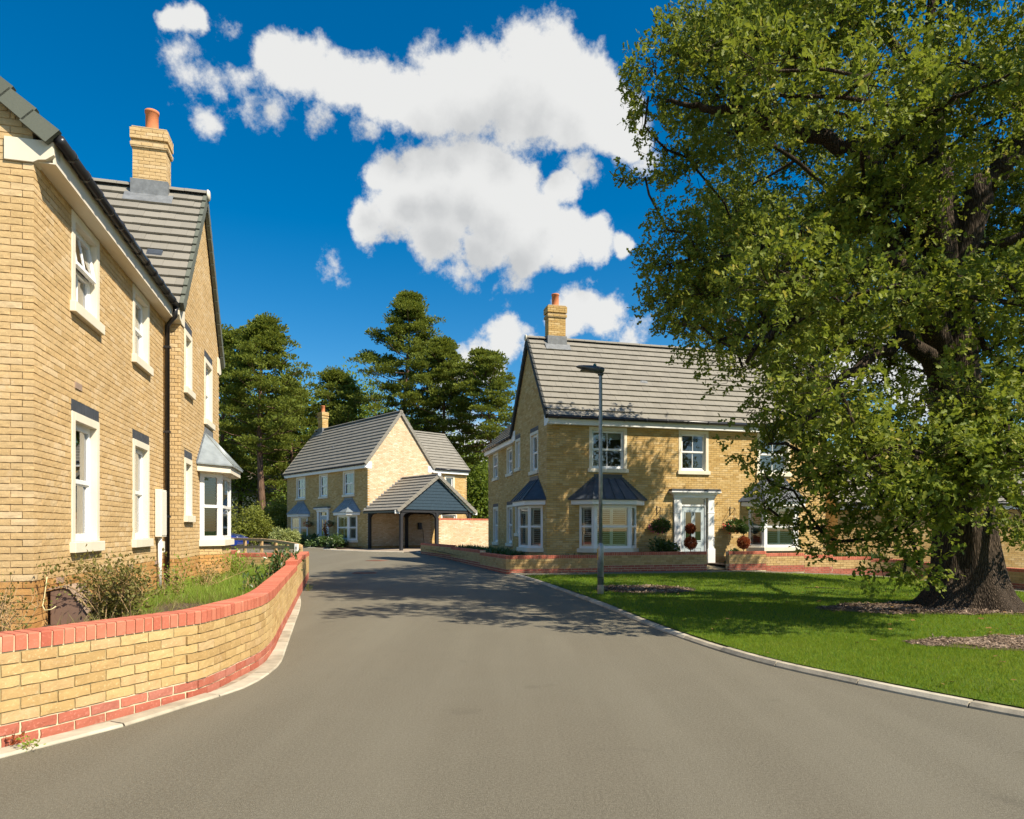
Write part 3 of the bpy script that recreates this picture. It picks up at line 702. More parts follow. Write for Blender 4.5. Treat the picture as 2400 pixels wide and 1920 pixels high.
# ------------------------------------------------------------------ house parts
def loc_on(ox, oy, ang, u): return (ox+math.cos(ang)*u, oy+math.sin(ang)*u)
def slats(m, x0, x1, z0, z1, y, pitch=.075, tilt=.9, w=.07, t=.008):
    z = z0+pitch/2
    while z < z1-.01:
        c, s = math.cos(tilt)*w/2, math.sin(tilt)*w/2
        m.hexa([(x0,y-c,z-s),(x1,y-c,z-s),(x1,y+c,z+s),(x0,y+c,z+s),(x0,y-c,z-s+t),(x1,y-c,z-s+t),(x1,y+c,z+s+t),(x0,y+c,z+s+t)]); z += pitch
def window(root, pl, u0, u1, z0, z1, lintel=False, inside='curtain', bars=False, open_top=False, sur=.105, stone='stone', sillw=.05, split=.5, rec=.075):
    ox, oy, ang = pl; lx, ly = loc_on(ox, oy, ang, u0); w = u1-u0; h = z1-z0
    m = MB()                                                    # stone surround, standing 12 mm proud of the brick face
    m.box(0, sur, -.012, .13, 0, h); m.box(w-sur, w, -.012, .13, 0, h); m.box(sur, w-sur, -.012, .13, h-sur, h)
    win = m.build('window', stone, root, (lx, ly, z0), (0,0,ang), bevel=.004)
    MB().box(-sillw, w+sillw, -.065, .14, -.135, -.003).build('sill', stone, win, bevel=.006)
    if lintel:
        n = max(3, round((w+.02)/.075)); ww = (w+.02)/n; lm = MB()
        for i in range(n): lm.box(-.01+i*ww, -.01+(i+1)*ww-.006, -.004+random.uniform(0,.004), .06, h+.004, h+.147)
        lm.build('lintel', 'lintel_slate', win, kind='stuff')
    a, b, c, d = sur-.01, w-sur+.01, 0, h-sur+.01
    f = MB(); t = .045; y0, y1 = rec, rec+.06
    f.box(a, a+t, y0, y1, c, d); f.box(b-t, b, y0, y1, c, d); f.box(a+t, b-t, y0, y1, d-t, d); f.box(a+t, b-t, y0-.02, y1, c, c+t)
    f.build('frame', 'upvc', win, bevel=.003)
    zm = c+(d-c)*split
    def sash(p0, p1, q0, q1, y, rot=None):
        s = MB(); k = .05
        s.box(p0, p0+k, y, y+.05, q0, q1); s.box(p1-k, p1, y, y+.05, q0, q1); s.box(p0+k, p1-k, y, y+.05, q1-k, q1); s.box(p0+k, p1-k, y, y+.05, q0, q0+k*1.15)
        if bars: s.box((p0+p1)/2-.011, (p0+p1)/2+.011, y+.012, y+.032, q0+k, q1-k)
        pv = (0, y, q1)
        def sh(mb): mb.v = [(x, yy-y, zz-q1) for (x, yy, zz) in mb.v]; return mb
        r = (rot or 0, 0, 0)
        sh(s).build('sash', 'upvc', win, pv, r, bevel=.003)
        sh(MB().add([(p0+k, y+.025, q0+k), (p1-k, y+.025, q0+k), (p1-k, y+.025, q1-k), (p0+k, y+.025, q1-k)], [(0,1,2,3)])).build('pane', 'glass', win, pv, r)
    sash(a+t-.004, b-t+.004, zm-.02, d-t+.004, y0-.006, -.17 if open_top else None)
    sash(a+t-.004, b-t+.004, c+t-.004, zm+.012, y0+.012 if not open_top else y0+.008)
    iw0, iw1 = a+.02, b-.02
    if inside == 'curtain':
        for sd in (0, 1):
            cm = MB(); n = 10; x0 = iw0 if sd == 0 else iw1-(iw1-iw0)*.42; ww = (iw1-iw0)*.42; pts = []
            for i in range(n*2+1): pts.append((x0+ww*i/(n*2), .24+.022*math.cos(i*math.pi)))
            for i in range(n*2): cm.add([(pts[i][0],pts[i][1],c+.02),(pts[i+1][0],pts[i+1][1],c+.02),(pts[i+1][0],pts[i+1][1],d),(pts[i][0],pts[i][1],d)], [(0,1,2,3)])
            cm.build('curtain', 'curtain', win)
    elif inside in ('blind', 'shutter'):
        sm = MB(); slats(sm, iw0+.03, iw1-.03, c+.03, d-.02 if inside == 'shutter' else d, .22, .05 if inside == 'blind' else .08, .5 if inside == 'blind' else .9, .045 if inside == 'blind' else .07)
        if inside == 'shutter': sm.box(iw0, iw0+.04, .2, .24, c, d); sm.box(iw1-.04, iw1, .2, .24, c, d); sm.box((iw0+iw1)/2-.03, (iw0+iw1)/2+.03, .2, .24, c, d)
        sm.build('shutter' if inside == 'shutter' else 'blind', 'shutter_white', win, kind='stuff')
    elif inside == 'rollerblind':
        MB().box(iw0, iw1, .2, .206, d-.3, d).build('blind', 'curtain', win)
    return (u0, u1, z0-.135, z1 + (.15 if lintel else 0))

def bay(root, tw, pl, c, lead='lead_dark', inside='shutter', blind='shutter_white', kind='mid', white='white_paint', hz=(.19, .33, 1.82, 1.97, 2.75)):
    ox, oy, ang = pl; lx, ly = loc_on(ox, oy, ang, c); zs0, zs1, zw, zf, zt = hz
    A, B, C, D_ = (-1.06,0), (-.68,-.40), (.68,-.40), (1.06,0)
    pts = [A, B, C, D_]
    core = MB(); k = .012
    core.prism([(-1.06+k,.02,-.6),(-.68+k*.4,-.40+k,-.6),(.68-k*.4,-.40+k,-.6),(1.06-k,.02,-.6)], (0,0,.6+zs0-.002))
    b = core.build('bay_window', 'mortar', root, (lx, ly, 0), (0,0,ang))
    items = []
    for i in range(3):
        p, q = pts[i], pts[i+1]; L_ = math.hypot(q[0]-p[0], q[1]-p[1]); an = math.atan2(q[1]-p[1], q[0]-p[0])
        for it in lay(L_, -.6, zs0, lambda z0, z1: [(0, L_)], None, None, lambda z: 'plinth_brick' if z < -.01 else bmat(kind), kind):
            x, y = it['x'], it['y']
            it['x'] = p[0]+math.cos(an)*x-math.sin(an)*y; it['y'] = p[1]+math.sin(an)*x+math.cos(an)*y; it['ang'] = an; items.append(it)
    emit_bricks(items, b, lambda p: p, 0)
    def trap(hw, hf, fr): return [(-hw,0),(-hf,-fr),(hf,-fr),(hw,0)]
    def pr(name, mat, T, z0, z1, yb=.0, **kw):
        MB().prism([(x, y if y else yb, z0) for x, y in T], (0,0,z1-z0)).build(name, mat, b, **kw)
    pr('sill', 'stone', trap(1.15,.72,.47), zs0, zs1, -.002, bevel=.006)
    pr('fascia', white, trap(1.36,.80,.60), zw, zf, -.002, bevel=.004)
    pr('soffit', white, trap(1.30,.78,.56), zw-.012, zw-.001, -.002)
    # window panels
    for i in range(3):
        p, q = pts[i], pts[i+1]; L_ = math.hypot(q[0]-p[0], q[1]-p[1]); an = math.atan2(q[1]-p[1], q[0]-p[0]); z0, z1 = zs1+.002, zw-.013
        f = MB(); zm = z0+(z1-z0)*.5; e = .085 if i != 1 else .10
        f.box(.004, e, .0, .07, z0, z1); f.box(L_-e, L_-.004, .0, .07, z0, z1); f.box(e, L_-e, .0, .07, z1-.09, z1); f.box(e, L_-e, -.012, .07, z0, z0+.085); f.box(e, L_-e, -.008, .07, zm-.03, zm+.035)
        if kind == 'near' or i == 1:
            f.box(e, e+.03, .004, .06, z0+.085, z1-.09); f.box(L_-e-.03, L_-e, .004, .06, z0+.085, z1-.09)
        f.build('frame', 'upvc', b, (p[0], p[1], 0), (0,0,an), bevel=.003)
        for (a0, a1) in ((z0+.085, zm-.03), (zm+.035, z1-.09)):
            MB().add([(e,.035,a0),(L_-e,.035,a0),(L_-e,.035,a1),(e,.035,a1)], [(0,1,2,3)]).build('pane', 'glass', b, (p[0], p[1], 0), (0,0,an))
        if inside:
            sm = MB(); x0, x1 = e+.01, L_-e-.01; parts = [(x0, x1)] if i != 1 else [(x0, L_/2-.002), (L_/2+.002, x1)]
            for (s0, s1) in parts:
                if inside == 'shutter':
                    for (h0, h1) in ((z0+.07, zm-.02), (zm+.02, z1-.08)):
                        sm.box(s0, s0+.05, .10, .13, h0, h1); sm.box(s1-.05, s1, .10, .13, h0, h1); sm.box(s0+.05, s1-.05, .10, .13, h0, h0+.07); sm.box(s0+.05, s1-.05, .10, .13, h1-.07, h1)
                        slats(sm, s0+.05, s1-.05, h0+.07, h1-.07, .115, .072, .12, .06, .008)
                else: slats(sm, s0, s1, z0+.08, z1-.1, .14, .062, .55, .058, .006)
            sm.build('shutter' if inside == 'shutter' else 'blind', blind, b, (p[0], p[1], 0), (0,0,an), kind='stuff')
    # lead roof with hips, rolls and stepped flashing
    E = [(-1.42,-.002,zf),(-.83,-.65,zf),(.83,-.65,zf),(1.42,-.002,zf)]; T0, T1 = (-.47,-.002,zt), (.47,-.002,zt)
    rm = MB(); rm.add(E+[T0,T1]+[(x,y,z+.03) for x,y,z in E], [(6,7,4),(7,8,5,4),(8,9,5),(0,1,7,6),(1,2,8,7),(2,3,9,8),(0,3,2,1)])
    rm.build('bay_roof', lead, b)
    sm = MB()
    for q in range(-1, 2):
        if kind == 'mid' or True: sm.tube([(q*.42*.86+(0 if q else 0), -.66, zf+.035), (q*.24, -.004, zt+.004)], .016, 6)
    sm.tube([(-.83,-.655,zf+.035),(-.47,-.004,zt)], .018, 6); sm.tube([(.83,-.655,zf+.035),(.47,-.004,zt)], .018, 6)
    sm.tube([(-1.0,-.46,zf+.035),(-.5,-.004,zt-.06)], .014, 6) if lead == 'lead_dark' else None
    sm.build('roll', lead, b, smooth=True, kind='stuff')
    fm = MB(); n = 11
    for sd in (-1, 1):
        for i in range(n):
            t0 = i/n; x = 1.42+(.47-1.42)*t0; z = zf+(zt-zf)*t0; x2 = 1.42+(.47-1.42)*(i+1)/n; z2 = zf+(zt-zf)*(i+1)/n
            fm.prism([(sd*(x+.05),-.003,z),(sd*x2,-.003,z2-.02),(sd*x2,-.003,z2+.07),(sd*(x+.05),-.003,z+.075)], (0,-.012-.004*(i % 2),0))
    fm.box(-.52,.52,-.02,-.003,zt-.02,zt+.13)
    fm.build('flashing', 'lead_flash' if lead != 'lead_dark' else 'lead_dark', b, kind='stuff')
    return (c-.98, c+.98, zs1+.05, zw-.06)

def roof_slope(root, tw, x0, y0, ang, length, run, zE, zR, mat, ntile, verge0=True, verge1=True, vmat=None, tilew=.30, gauge=.288):
    SL = math.hypot(run, zR-zE); pitch = math.atan2(zR-zE, run)
    rf = MB().box(.012, length-.012, .015, SL-.005, -.07, -.004).build('roof', 'metal_dark', root, (x0, y0, zE), (pitch, 0, ang))
    n = round(SL/gauge); g = SL/n
    cz, sz, cp, sp = math.cos(ang), math.sin(ang), math.cos(pitch), math.sin(pitch)
    def w(p):
        x, y, z = p; y2, z2 = y*cp-z*sp, y*sp+z*cp
        return tw((x0+x*cz-y2*sz, y0+x*sz+y2*cz, zE+z2))
    T = []
    for r in range(n):
        off = 0 if r % 2 else -tilew/2; x = off
        while x < length:
            a, b = max(x, 0), min(x+tilew, length)
            if b-a > .04: T.append((a+.0015, r*g-.012, b-a-.003, r))
            x += tilew
    V = np.array([(0,0,.034),(1,0,.034),(1,0,.082),(0,0,.082),(0,1,-.002),(1,1,-.002),(1,1,.026),(0,1,.026)]); Fc = [(0,1,2,3),(3,2,6,7),(1,5,6,2),(4,0,3,7)]
    tl = g+.045
    key = ('tile', mat)
    if key not in _bm: _bm[key] = mesh_np('roof_tile', V, Fc, 1, [mat])
    sc = []
    for t in T:
        c = w((t[0]+t[2]/2, t[1]+g/2, .03)); 
        if c[1] < .5: sc.append(0); continue
        u, v = px(c); sc.append(t[2]/c[1]**2 if 0 < u < 2400 and 0 < v < 1920 else 0)
    order = [i for i in np.argsort(-np.array(sc)) if sc[i] > 0][:ntile]; ch = set(order)
    for i in order:
        t = T[i]; o = obj('roof_tile', _bm[key], rf, (t[0], t[1], random.uniform(0,.006)), (random.uniform(-1,1)*.008,random.uniform(-1,1)*.008,random.uniform(-1,1)*.004)); o.scale = (t[2], tl, 1)
    rest = [T[i] for i in range(len(T)) if i not in ch]
    if rest:
        A = np.array(rest); q = V[None]*np.stack([A[:,2], np.full(len(A), tl), np.ones(len(A))], -1)[:,None,:] + np.stack([A[:,0], A[:,1], np.random.uniform(0,.003,len(A))], -1)[:,None,:]
        obj('roof_tile', mesh_np('roof_tile', q.reshape(-1,3), Fc, len(rest), [mat]), rf, kind='stuff')
    for vg, xa, xb in ((verge0, -.045, .03), (verge1, length-.03, length+.045)):
        if vg:
            for r in range(n):
                MB().hexa([(xa,r*g-.02,-.10),(xb,r*g-.02,-.10),(xb,r*g+g,-.12),(xa,r*g+g,-.12),(xa,r*g-.02,.096),(xb,r*g-.02,.096),(xb,r*g+g,.06),(xa,r*g+g,.06)]).build('verge_tile', vmat or mat, rf)
    return rf
def ridge(root, x0, y0, x1, y1, z, mat, cap=None):
    L_ = math.hypot(x1-x0, y1-y0); ang = math.atan2(y1-y0, x1-x0)
    rd = MB().box(0, L_, -.03, .03, -.10, -.01).build('ridge', 'metal_dark', root, (x0, y0, z), (0,0,ang))
    m = MB(); n = 7
    for xx in (0, 1):
        for k in range(n):
            t = math.pi*(k/(n-1)); m.v.append((xx, .125*math.cos(t), -.03+.10*math.sin(t)))
    for k in range(n-1): m.f.append((k, k+1, n+k+1, n+k))
    m.f.append(tuple(range(n))); m.f.append(tuple(range(n, 2*n))[::-1])
    me = bpy.data.meshes.new('ridge_tile'); me.from_pydata(m.v, [], m.f); me.materials.append(M[mat])
    k = max(1, round(L_/.45)); l = L_/k
    for i in range(k):
        o = obj('ridge_tile', me, rd, (i*l+.003, 0, random.uniform(0,.006))); o.scale = (l-.006, 1, 1)
    if cap:
        MB().lathe([(.12,0),(.125,.02),(.10,.05)], n=12).build('ridge_end', cap, rd, (-.01,0,-.02), (0,-math.pi/2,0), smooth=True)
    return rd
def gutter(root, p0, p1, bracket=.8, outlet=None, mat='gutter_black'):
    a = Vector(p0); b = Vector(p1); d = (b-a).normalized(); L_ = (b-a).length
    o = MB().tube([a, b], .058, 12).build('gutter', mat, root, smooth=True)
    m0 = MB()
    s = .35
    while s < L_:
        q = a+d*s; MB().tube([q-d*.03, q+d*.03], .068, 12).build('gutter_bracket', mat, o, smooth=True); s += bracket
    return o

def chimney(root, cx, cy, hx=.3325, hy=.22, z0=7.2, zt=9.24, kind='mid', potmat='pot'):
    core = MB().box(cx-hx+.01, cx+hx-.01, cy-hy+.01, cy+hy-.01, z0, zt-.02)
    core.box(cx-hx-.03, cx+hx+.03, cy-hy-.03, cy+hy+.03, zt-.42, zt-.30); core.box(cx-hx-.03, cx+hx+.03, cy-hy-.03, cy+hy+.03, zt-.235, zt-.012)
    ch = core.build('chimney', 'mortar', root)
    items = []
    def ring(ex, za, zb):
        ax, ay = hx+ex, hy+ex
        for (x, y, an, L_, ow) in ((cx-ax, cy-ay, 0, 2*ax, 0), (cx+ax, cy-ay, math.pi/2, 2*ay, 1), (cx+ax, cy+ay, math.pi, 2*ax, 0), (cx-ax, cy+ay, -math.pi/2, 2*ay, 1)):
            for it in lay(L_, za, zb, lambda z0, z1: [(0, L_)], ow, ow, lambda z: bmat(kind), kind):
                px_, py_ = it['x'], it['y']; it['x'] = x+math.cos(an)*px_-math.sin(an)*py_; it['y'] = y+math.sin(an)*px_+math.cos(an)*py_; it['ang'] = an; items.append(it)
    r = lambda z: round(z/.075)*.075
    ring(0, r(z0), r(zt-.42)); ring(.04, r(zt-.42), r(zt-.30)); ring(0, r(zt-.30), r(zt-.225)); ring(.045, r(zt-.225), r(zt))
    emit_bricks(items, ch, lambda p: p, 0)
    MB().lathe([(.17,-.02),(.16,.03),(.145,.05),(.13,.10),(.13,.44),(.145,.45),(.145,.50),(.12,.50),(.11,.40)], (cx, cy, zt), 20).build('chimney_pot', potmat, ch, smooth=True)
    MB().box(cx-hx-.02, cx+hx+.02, cy-hy-.02, cy+hy+.02, zt-.01, zt+.03).build('flaunching', 'mortar', ch, bevel=.015)
    return ch

def downpipe(root, pts, mat='gutter_black', r=.036, clips=()):
    o = MB().tube(pts, r, 10).build('downpipe', mat, root, smooth=True)
    for z in clips:
        b = pts[-1]; MB().box(b[0]-.06, b[0]+.06, b[1]-.045, b[1]+.045, z-.02, z+.02).build('pipe_clip', mat, o)
    return o

HW, HD, RWW, RWL, OFS = 11.015, 4.49, 5.165, 5.87, .27
H90, H180 = math.pi/2, math.pi
def house(name, label, loc, rot, spec):
    root = thing(name, label, 'house', loc, rot)
    ca, sa = math.cos(rot), math.sin(rot)
    def tw(p): return (loc[0]+p[0]*ca-p[1]*sa, loc[1]+p[0]*sa+p[1]*ca, loc[2]+p[2])
    S = spec; kind = S.get('kind', 'mid'); tm = S.get('tile', 'roof_tile'); white = S.get('white', 'white_paint'); ld = S.get('lead', 'lead_dark')
    RWL = S.get('rwl', 5.87); ye = HD+RWL; xr = OFS if S['rear'] == 'left' else HW-OFS-RWW
    FAC = (0, 0, 0); SIDE = (0, HD, -H90); RSIDE = (OFS, ye, -H90)
    # facade
    holes = []
    if S.get('facade'):
        ins = S.get('inside_up', ['shutter', 'curtain', 'blind'])
        for (a, b), i_ in zip(((1.51,2.91),(4.90,6.08),(8.07,9.47)), ins):
            holes.append(window(root, FAC, a, b, 3.07, 4.5, inside=i_, bars=True, split=.5))
        holes.append(bay(root, tw, FAC, 2.21, ld, 'shutter', kind=kind, white=white)); holes.append(bay(root, tw, FAC, 8.77, ld, 'shutter', kind=kind, white=white))
        holes.append((4.97, 6.01, -.25, 2.12))
        front_door(root, 5.49)
    wall(root, tw, 0, 0, 0, HW, 4.6, holes=holes, own0=0, own1=0, kind=kind, bricks=bool(S.get('facade')), nobj=S.get('nb_fac', 0), mortar=S.get('mortar', 'dark_mortar' if kind == 'mid' else 'mortar'))
    # left gable
    holes = []
    if S.get('side'):
        ic = S.get('inside_side', 'curtain')
        holes.append(window(root, SIDE, .34, 1.06, 3.38, 4.52, lintel=True, inside=None)); holes.append(window(root, SIDE, .34, 1.06, .84, 1.98, lintel=True, inside=None))
        holes.append(window(root, SIDE, 2.45, 3.47, 3.08, 4.48, lintel=True, inside=S.get('inside_gable', ic), bars=False))
        holes.append(bay(root, tw, SIDE, 2.96, S.get('lead_side', ld), S.get('inside_bay', 'shutter'), S.get('blind_bay', 'shutter_white'), kind=kind, white=white))
    wall(root, tw, 0, HD, -H90, HD, 4.95, apex=7.93, holes=holes, own0=1, own1=1, kind=kind, bricks=bool(S.get('side')), nobj=S.get('nb_side', 0), mortar=S.get('mortar', 'dark_mortar' if kind == 'mid' else 'mortar'))
    # right gable
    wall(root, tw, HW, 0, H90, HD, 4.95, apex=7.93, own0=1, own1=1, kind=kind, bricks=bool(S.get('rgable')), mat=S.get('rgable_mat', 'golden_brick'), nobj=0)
    # main rear wall (behind the wing) and the short return beside it
    if S['rear'] == 'left':
        wall(root, tw, OFS, HD, H180, OFS, 4.6, own1=0, kind=kind, bricks=bool(S.get('side')))
        wall(root, tw, HW, HD, H180, HW-OFS-RWW, 4.6, own0=0, kind=kind, bricks=False)
    else:
        wall(root, tw, HW, HD, H180, OFS, 4.6, own0=0, kind=kind, bricks=True)
        wall(root, tw, HW-OFS-RWW, HD, H180, HW-OFS-RWW, 4.6, own1=0, kind=kind, bricks=False)
    # rear wing
    if S['rear'] == 'left':
        holes = []
        wm = S.get('inside_rear', 'curtain')
        for (a, b) in ((1.09,2.09),(3.71,4.69)):
            holes.append(window(root, RSIDE, a, b, .40, 2.02, lintel=True, inside=wm))
            holes.append(window(root, RSIDE, a, b, 3.27+.1, 4.5, inside=wm, open_top=(a < 2), bars=(a < 2)))
        wall(root, tw, OFS, ye, -H90, RWL, 4.6, holes=holes, own0=1, kind=kind, nobj=S.get('nb_rear', 0), hide_below=-.3, mortar=S.get('mortar', 'dark_mortar' if kind == 'mid' else 'mortar'))
        wall(root, tw, OFS+RWW, HD, H90, RWL, 4.6, own1=1, kind=kind, bricks=False)
        wall(root, tw, OFS+RWW, ye, H180, RWW, 4.85, apex=7.30, own0=0, own1=0, kind=kind, bricks=bool(S.get('rearend')), nobj=S.get('nb_end', 0), hide_below=-.3, mortar=S.get('mortar', 'dark_mortar' if kind == 'mid' else 'mortar'))
    else:
        RS = (HW-OFS, HD, H90)
        holes = [window(root, RS, 1.2, 2.0, 3.2, 4.4, inside='curtain'), window(root, RS, .9, 2.2, .9, 2.0, inside='curtain')]
        wall(root, tw, HW-OFS, HD, H90, RWL, 4.6, holes=holes, own1=1, kind=kind)
        wall(root, tw, HW-OFS-RWW, ye, -H90, RWL, 4.6, own0=1, kind=kind, bricks=False)
        wall(root, tw, HW-OFS, ye, H180, RWW, 4.85, apex=7.30, own0=0, own1=0, kind=kind, bricks=False)
    # floors inside
    fl = MB()
    for z in (-.05, 2.48, 4.62): fl.box(.17, HW-.17, .17, HD-.17, z, z+.06); fl.box(xr+.17, xr+RWW-.17, HD+.0, ye-.17, z+.002, z+.062)
    fl.box(.2, HW-.2, HD-.5, HD-.45, 0, 4.6); fl.box(xr+2.6, xr+2.66, HD, ye-.2, 0, 4.6)
    fl.box(4.0, 4.06, .17, HD-.17, 0, 4.6); fl.box(7.0, 7.06, .17, HD-.17, 0, 4.6)
    fl.build('floor', 'interior', root)
    # roofs
    nt = S.get('ntile', 0); zE, zR, rn = 4.78, 8.0, HD/2+.2
    roof_slope(root, tw, -.06, -.2, 0, HW+.12, rn, zE, zR, tm, S.get('nt_front', 0), vmat=S.get('vmat'))
    roof_slope(root, tw, HW+.06, HD+.2, H180, HW+.12, rn, zE, zR, tm, S.get('nt_rear', 0), vmat=S.get('vmat'))
    ridge(root, -.09, HD/2, HW+.09, HD/2, zR+.06, tm, 'cream_paint')
    rr = RWW/2+.2; zR2 = zE+rr*math.tan(R(43))
    roof_slope(root, tw, xr-.2, ye+.06, -H90, ye+.06-2.95, rr, zE, zR2, tm, S.get('nt_wing', 0), verge1=False, vmat=S.get('vmat2'))
    roof_slope(root, tw, xr+RWW+.2, 2.95, H90, ye+.06-2.95, rr, zE, zR2, tm, S.get('nt_wing2', 0), verge0=False, vmat=S.get('vmat2'))
    ridge(root, xr+RWW/2, ye+.09, xr+RWW/2, 2.6, zR2+.055, tm)
    # eaves: fascia, soffit, kneelers, gutters
    fz0, fz1 = 4.52, 4.74
    MB().box(.02, HW-.02, -.2, -.175, fz0, fz1).build('fascia', white, root); MB().box(.02, HW-.02, -.175, -.002, fz0, fz0+.012).build('soffit', white, root)
    gutter(root, (-.04,-.262,4.755), (HW+.04,-.262,4.755))
    if S['rear'] == 'left': xa, xb = xr+RWW, HW
    else: xa, xb = 0, xr
    MB().box(xa+.02, xb-.02, HD+.175, HD+.2, fz0, fz1).build('fascia', white, root)
    kneel = [(0,0,-1),(HW,0,-1),(0,HD,1),(HW,HD,1)]
    for (kx, ky, s) in kneel:
        x0 = -.02 if kx == 0 else HW-.18; x1 = x0+.20
        prof = [(ky-s*.28,4.50),(ky+s*.0,4.50),(ky+s*.06,4.53),(ky+s*.14,4.54),(ky+s*.21,4.62),(ky+s*.21,4.80),(ky+s*.02,4.90),(ky-s*.28,4.90)]
        if not S.get('kneeler_plain'): pass
        MB().prism([(x0, y, z) for y, z in prof], (x1-x0,0,0)).build('kneeler', white if white != 'cream_paint' else 'stone', root, bevel=.004)
    for sd in (-1, 1):
        xs = xr-.2 if sd < 0 else xr+RWW+.2; xi = xr if sd < 0 else xr+RWW
        MB().box(min(xs, xs-sd*.025), max(xs, xs-sd*.025), HD+.002, ye-.02, fz0, fz1).build('fascia', white, root)
        MB().box(min(xs-sd*.025, xi+sd*.002), max(xs-sd*.025, xi+sd*.002), HD+.002, ye-.02, fz0, fz0+.012).build('soffit', white, root)
        gutter(root, (xs+sd*.062, HD+.30, 4.755), (xs+sd*.062, ye+.05, 4.755), .45 if S.get('side') else .8)
        s = sd
        prof = [(xi-s*.27,4.50),(xi+s*0,4.50),(xi+s*.05,4.53),(xi+s*.12,4.54),(xi+s*.20,4.60),(xi+s*.20,4.74),(xi+s*.10,4.745),(xi-s*.27,4.745)]
        MB().prism([(x, ye-.16, z) for x, z in prof], (0,.182,0)).build('kneeler', white if white != 'cream_paint' else 'stone', root, bevel=.004)
    cxx = S.get('chimney_x', 1.03)
    chimney(root, cxx, HD/2, kind=kind)
    cz = zR
    fm = MB().box(cxx-.37, cxx+.37, HD/2-.25, HD/2+.25, 7.45, 8.13)
    for s in (-1, 1): fm.prism([(cxx-.48, HD/2+s*.23, 8.0-.23*1.288+.125), (cxx+.48, HD/2+s*.23, 8.0-.23*1.288+.125), (cxx+.48, HD/2+s*.42, 8.0-.42*1.288+.125), (cxx-.48, HD/2+s*.42, 8.0-.42*1.288+.125)], (0,0,.012))
    fm.build('flashing', 'lead_flash', root)
    vx = 4.0 if S['rear'] == 'left' else 5
    MB().box(-.14,.14,-.12,.12,0,.02).box(-.09,.09,-.07,.07,.02,.028).build('roof_vent', 'lead_flash', root, (vx, .95, 4.78+1.15*1.288+.10), (math.atan(1.288),0,0))
    if S.get('side'): MB().box(-.14,.14,-.10,.10,0,.025).box(-.11,.11,-.06,.06,.025,.03).build('roof_vent', 'lead_dark', root, (.62, HD-.72, 4.78+.92*1.288+.115), (-math.atan(1.288),0,0))
    return root, tw

def front_door(root, cx):
    d = MB().box(cx-.79, cx-.55, -.06, .02, -.25, 2.10); d.box(cx+.55, cx+.79, -.06, .02, -.25, 2.10)
    d.box(cx-.815, cx-.525, -.085, .02, -.25, .28).box(cx+.525, cx+.815, -.085, .02, -.25, .28)
    d.box(cx-.805, cx-.535, -.07, .02, 1.55, 1.585).box(cx+.535, cx+.805, -.07, .02, 1.55, 1.585)
    d.box(cx-.82, cx+.82, -.09, .02, 2.10, 2.20); d.box(cx-.87, cx+.87, -.13, .02, 2.20, 2.245); d.box(cx-.95, cx+.95, -.20, .02, 2.245, 2.285); d.box(cx-.98, cx+.98, -.24, .02, 2.285, 2.32)
    s = d.build('door_surround', 'upvc', root, bevel=.004)
    MB().box(cx-.96, cx+.96, -.22, -.002, 2.322, 2.41).build('lead_capping', 'lead_dark', s)
    f = MB().box(cx-.52, cx-.46, .02, .10, -.25, 2.12).box(cx+.46, cx+.52, .02, .10, -.25, 2.12).box(cx-.46, cx+.46, .02, .10, 2.06, 2.12).box(cx-.46, cx+.46, .02, .10, 1.80, 1.86)
    f.build('door_frame', 'upvc', s)
    MB().add([(cx-.46,.06,1.86),(cx+.46,.06,1.86),(cx+.46,.06,2.06),(cx-.46,.06,2.06)], [(0,1,2,3)]).build('fanlight', 'tinted_glass', s)
    dm = MB().box(cx-.458, cx+.458, .05, .095, -.23, 1.798)
    for sx in (-1, 1):
        x = cx+sx*.19; dm.box(x-.14, x-.115, .035, .05, .55, 1.62).box(x+.115, x+.14, .035, .05, .55, 1.62).box(x-.115, x+.115, .035, .05, .55, .58).box(x-.115, x+.115, .035, .05, 1.59, 1.62)
        dm.box(x-.13, x-.11, .04, .05, -.1, .33).box(x+.11, x+.13, .04, .05, -.1, .33).box(x-.11, x+.11, .04, .05, -.1, -.08).box(x-.11, x+.11, .04, .05, .31, .33)
    door = dm.build('door', 'door_grey', root)
    for sx in (-1, 1):
        x = cx+sx*.19; MB().box(x-.115, x+.115, .042, .049, .58, 1.59).build('glazed_panel', 'tinted_glass', door); MB().box(x-.115, x+.115, .049, .0495, .58, 1.59).build('panel_back', 'metal_dark', door)
    MB().box(cx-.16, cx+.16, .03, .05, .42, .475).build('letterbox', 'alloy', door)
    MB().box(cx-.045, cx+.045, .015, .05, .98, 1.14).build('knocker', 'metal_dark', door, bevel=.01)
    MB().tube([(cx-.41,.03,.85),(cx-.41,-.01,.85),(cx-.41,-.01,1.0)], .012, 6).build('handle', 'alloy', door)
    cv = bpy.data.curves.new('numeral', 'FONT'); cv.body = '3'; cv.size = .17; cv.extrude = .004; cv.align_x = 'CENTER'
    tmp = bpy.data.objects.new('numeral', cv); col.objects.link(tmp)
    me = bpy.data.meshes.new_from_object(tmp.evaluated_get(bpy.context.evaluated_depsgraph_get())); bpy.data.objects.remove(tmp)
    me.materials.clear(); me.materials.append(M['number'])
    obj('numeral', me, door, (cx, .042, 1.47), (R(90), 0, 0))
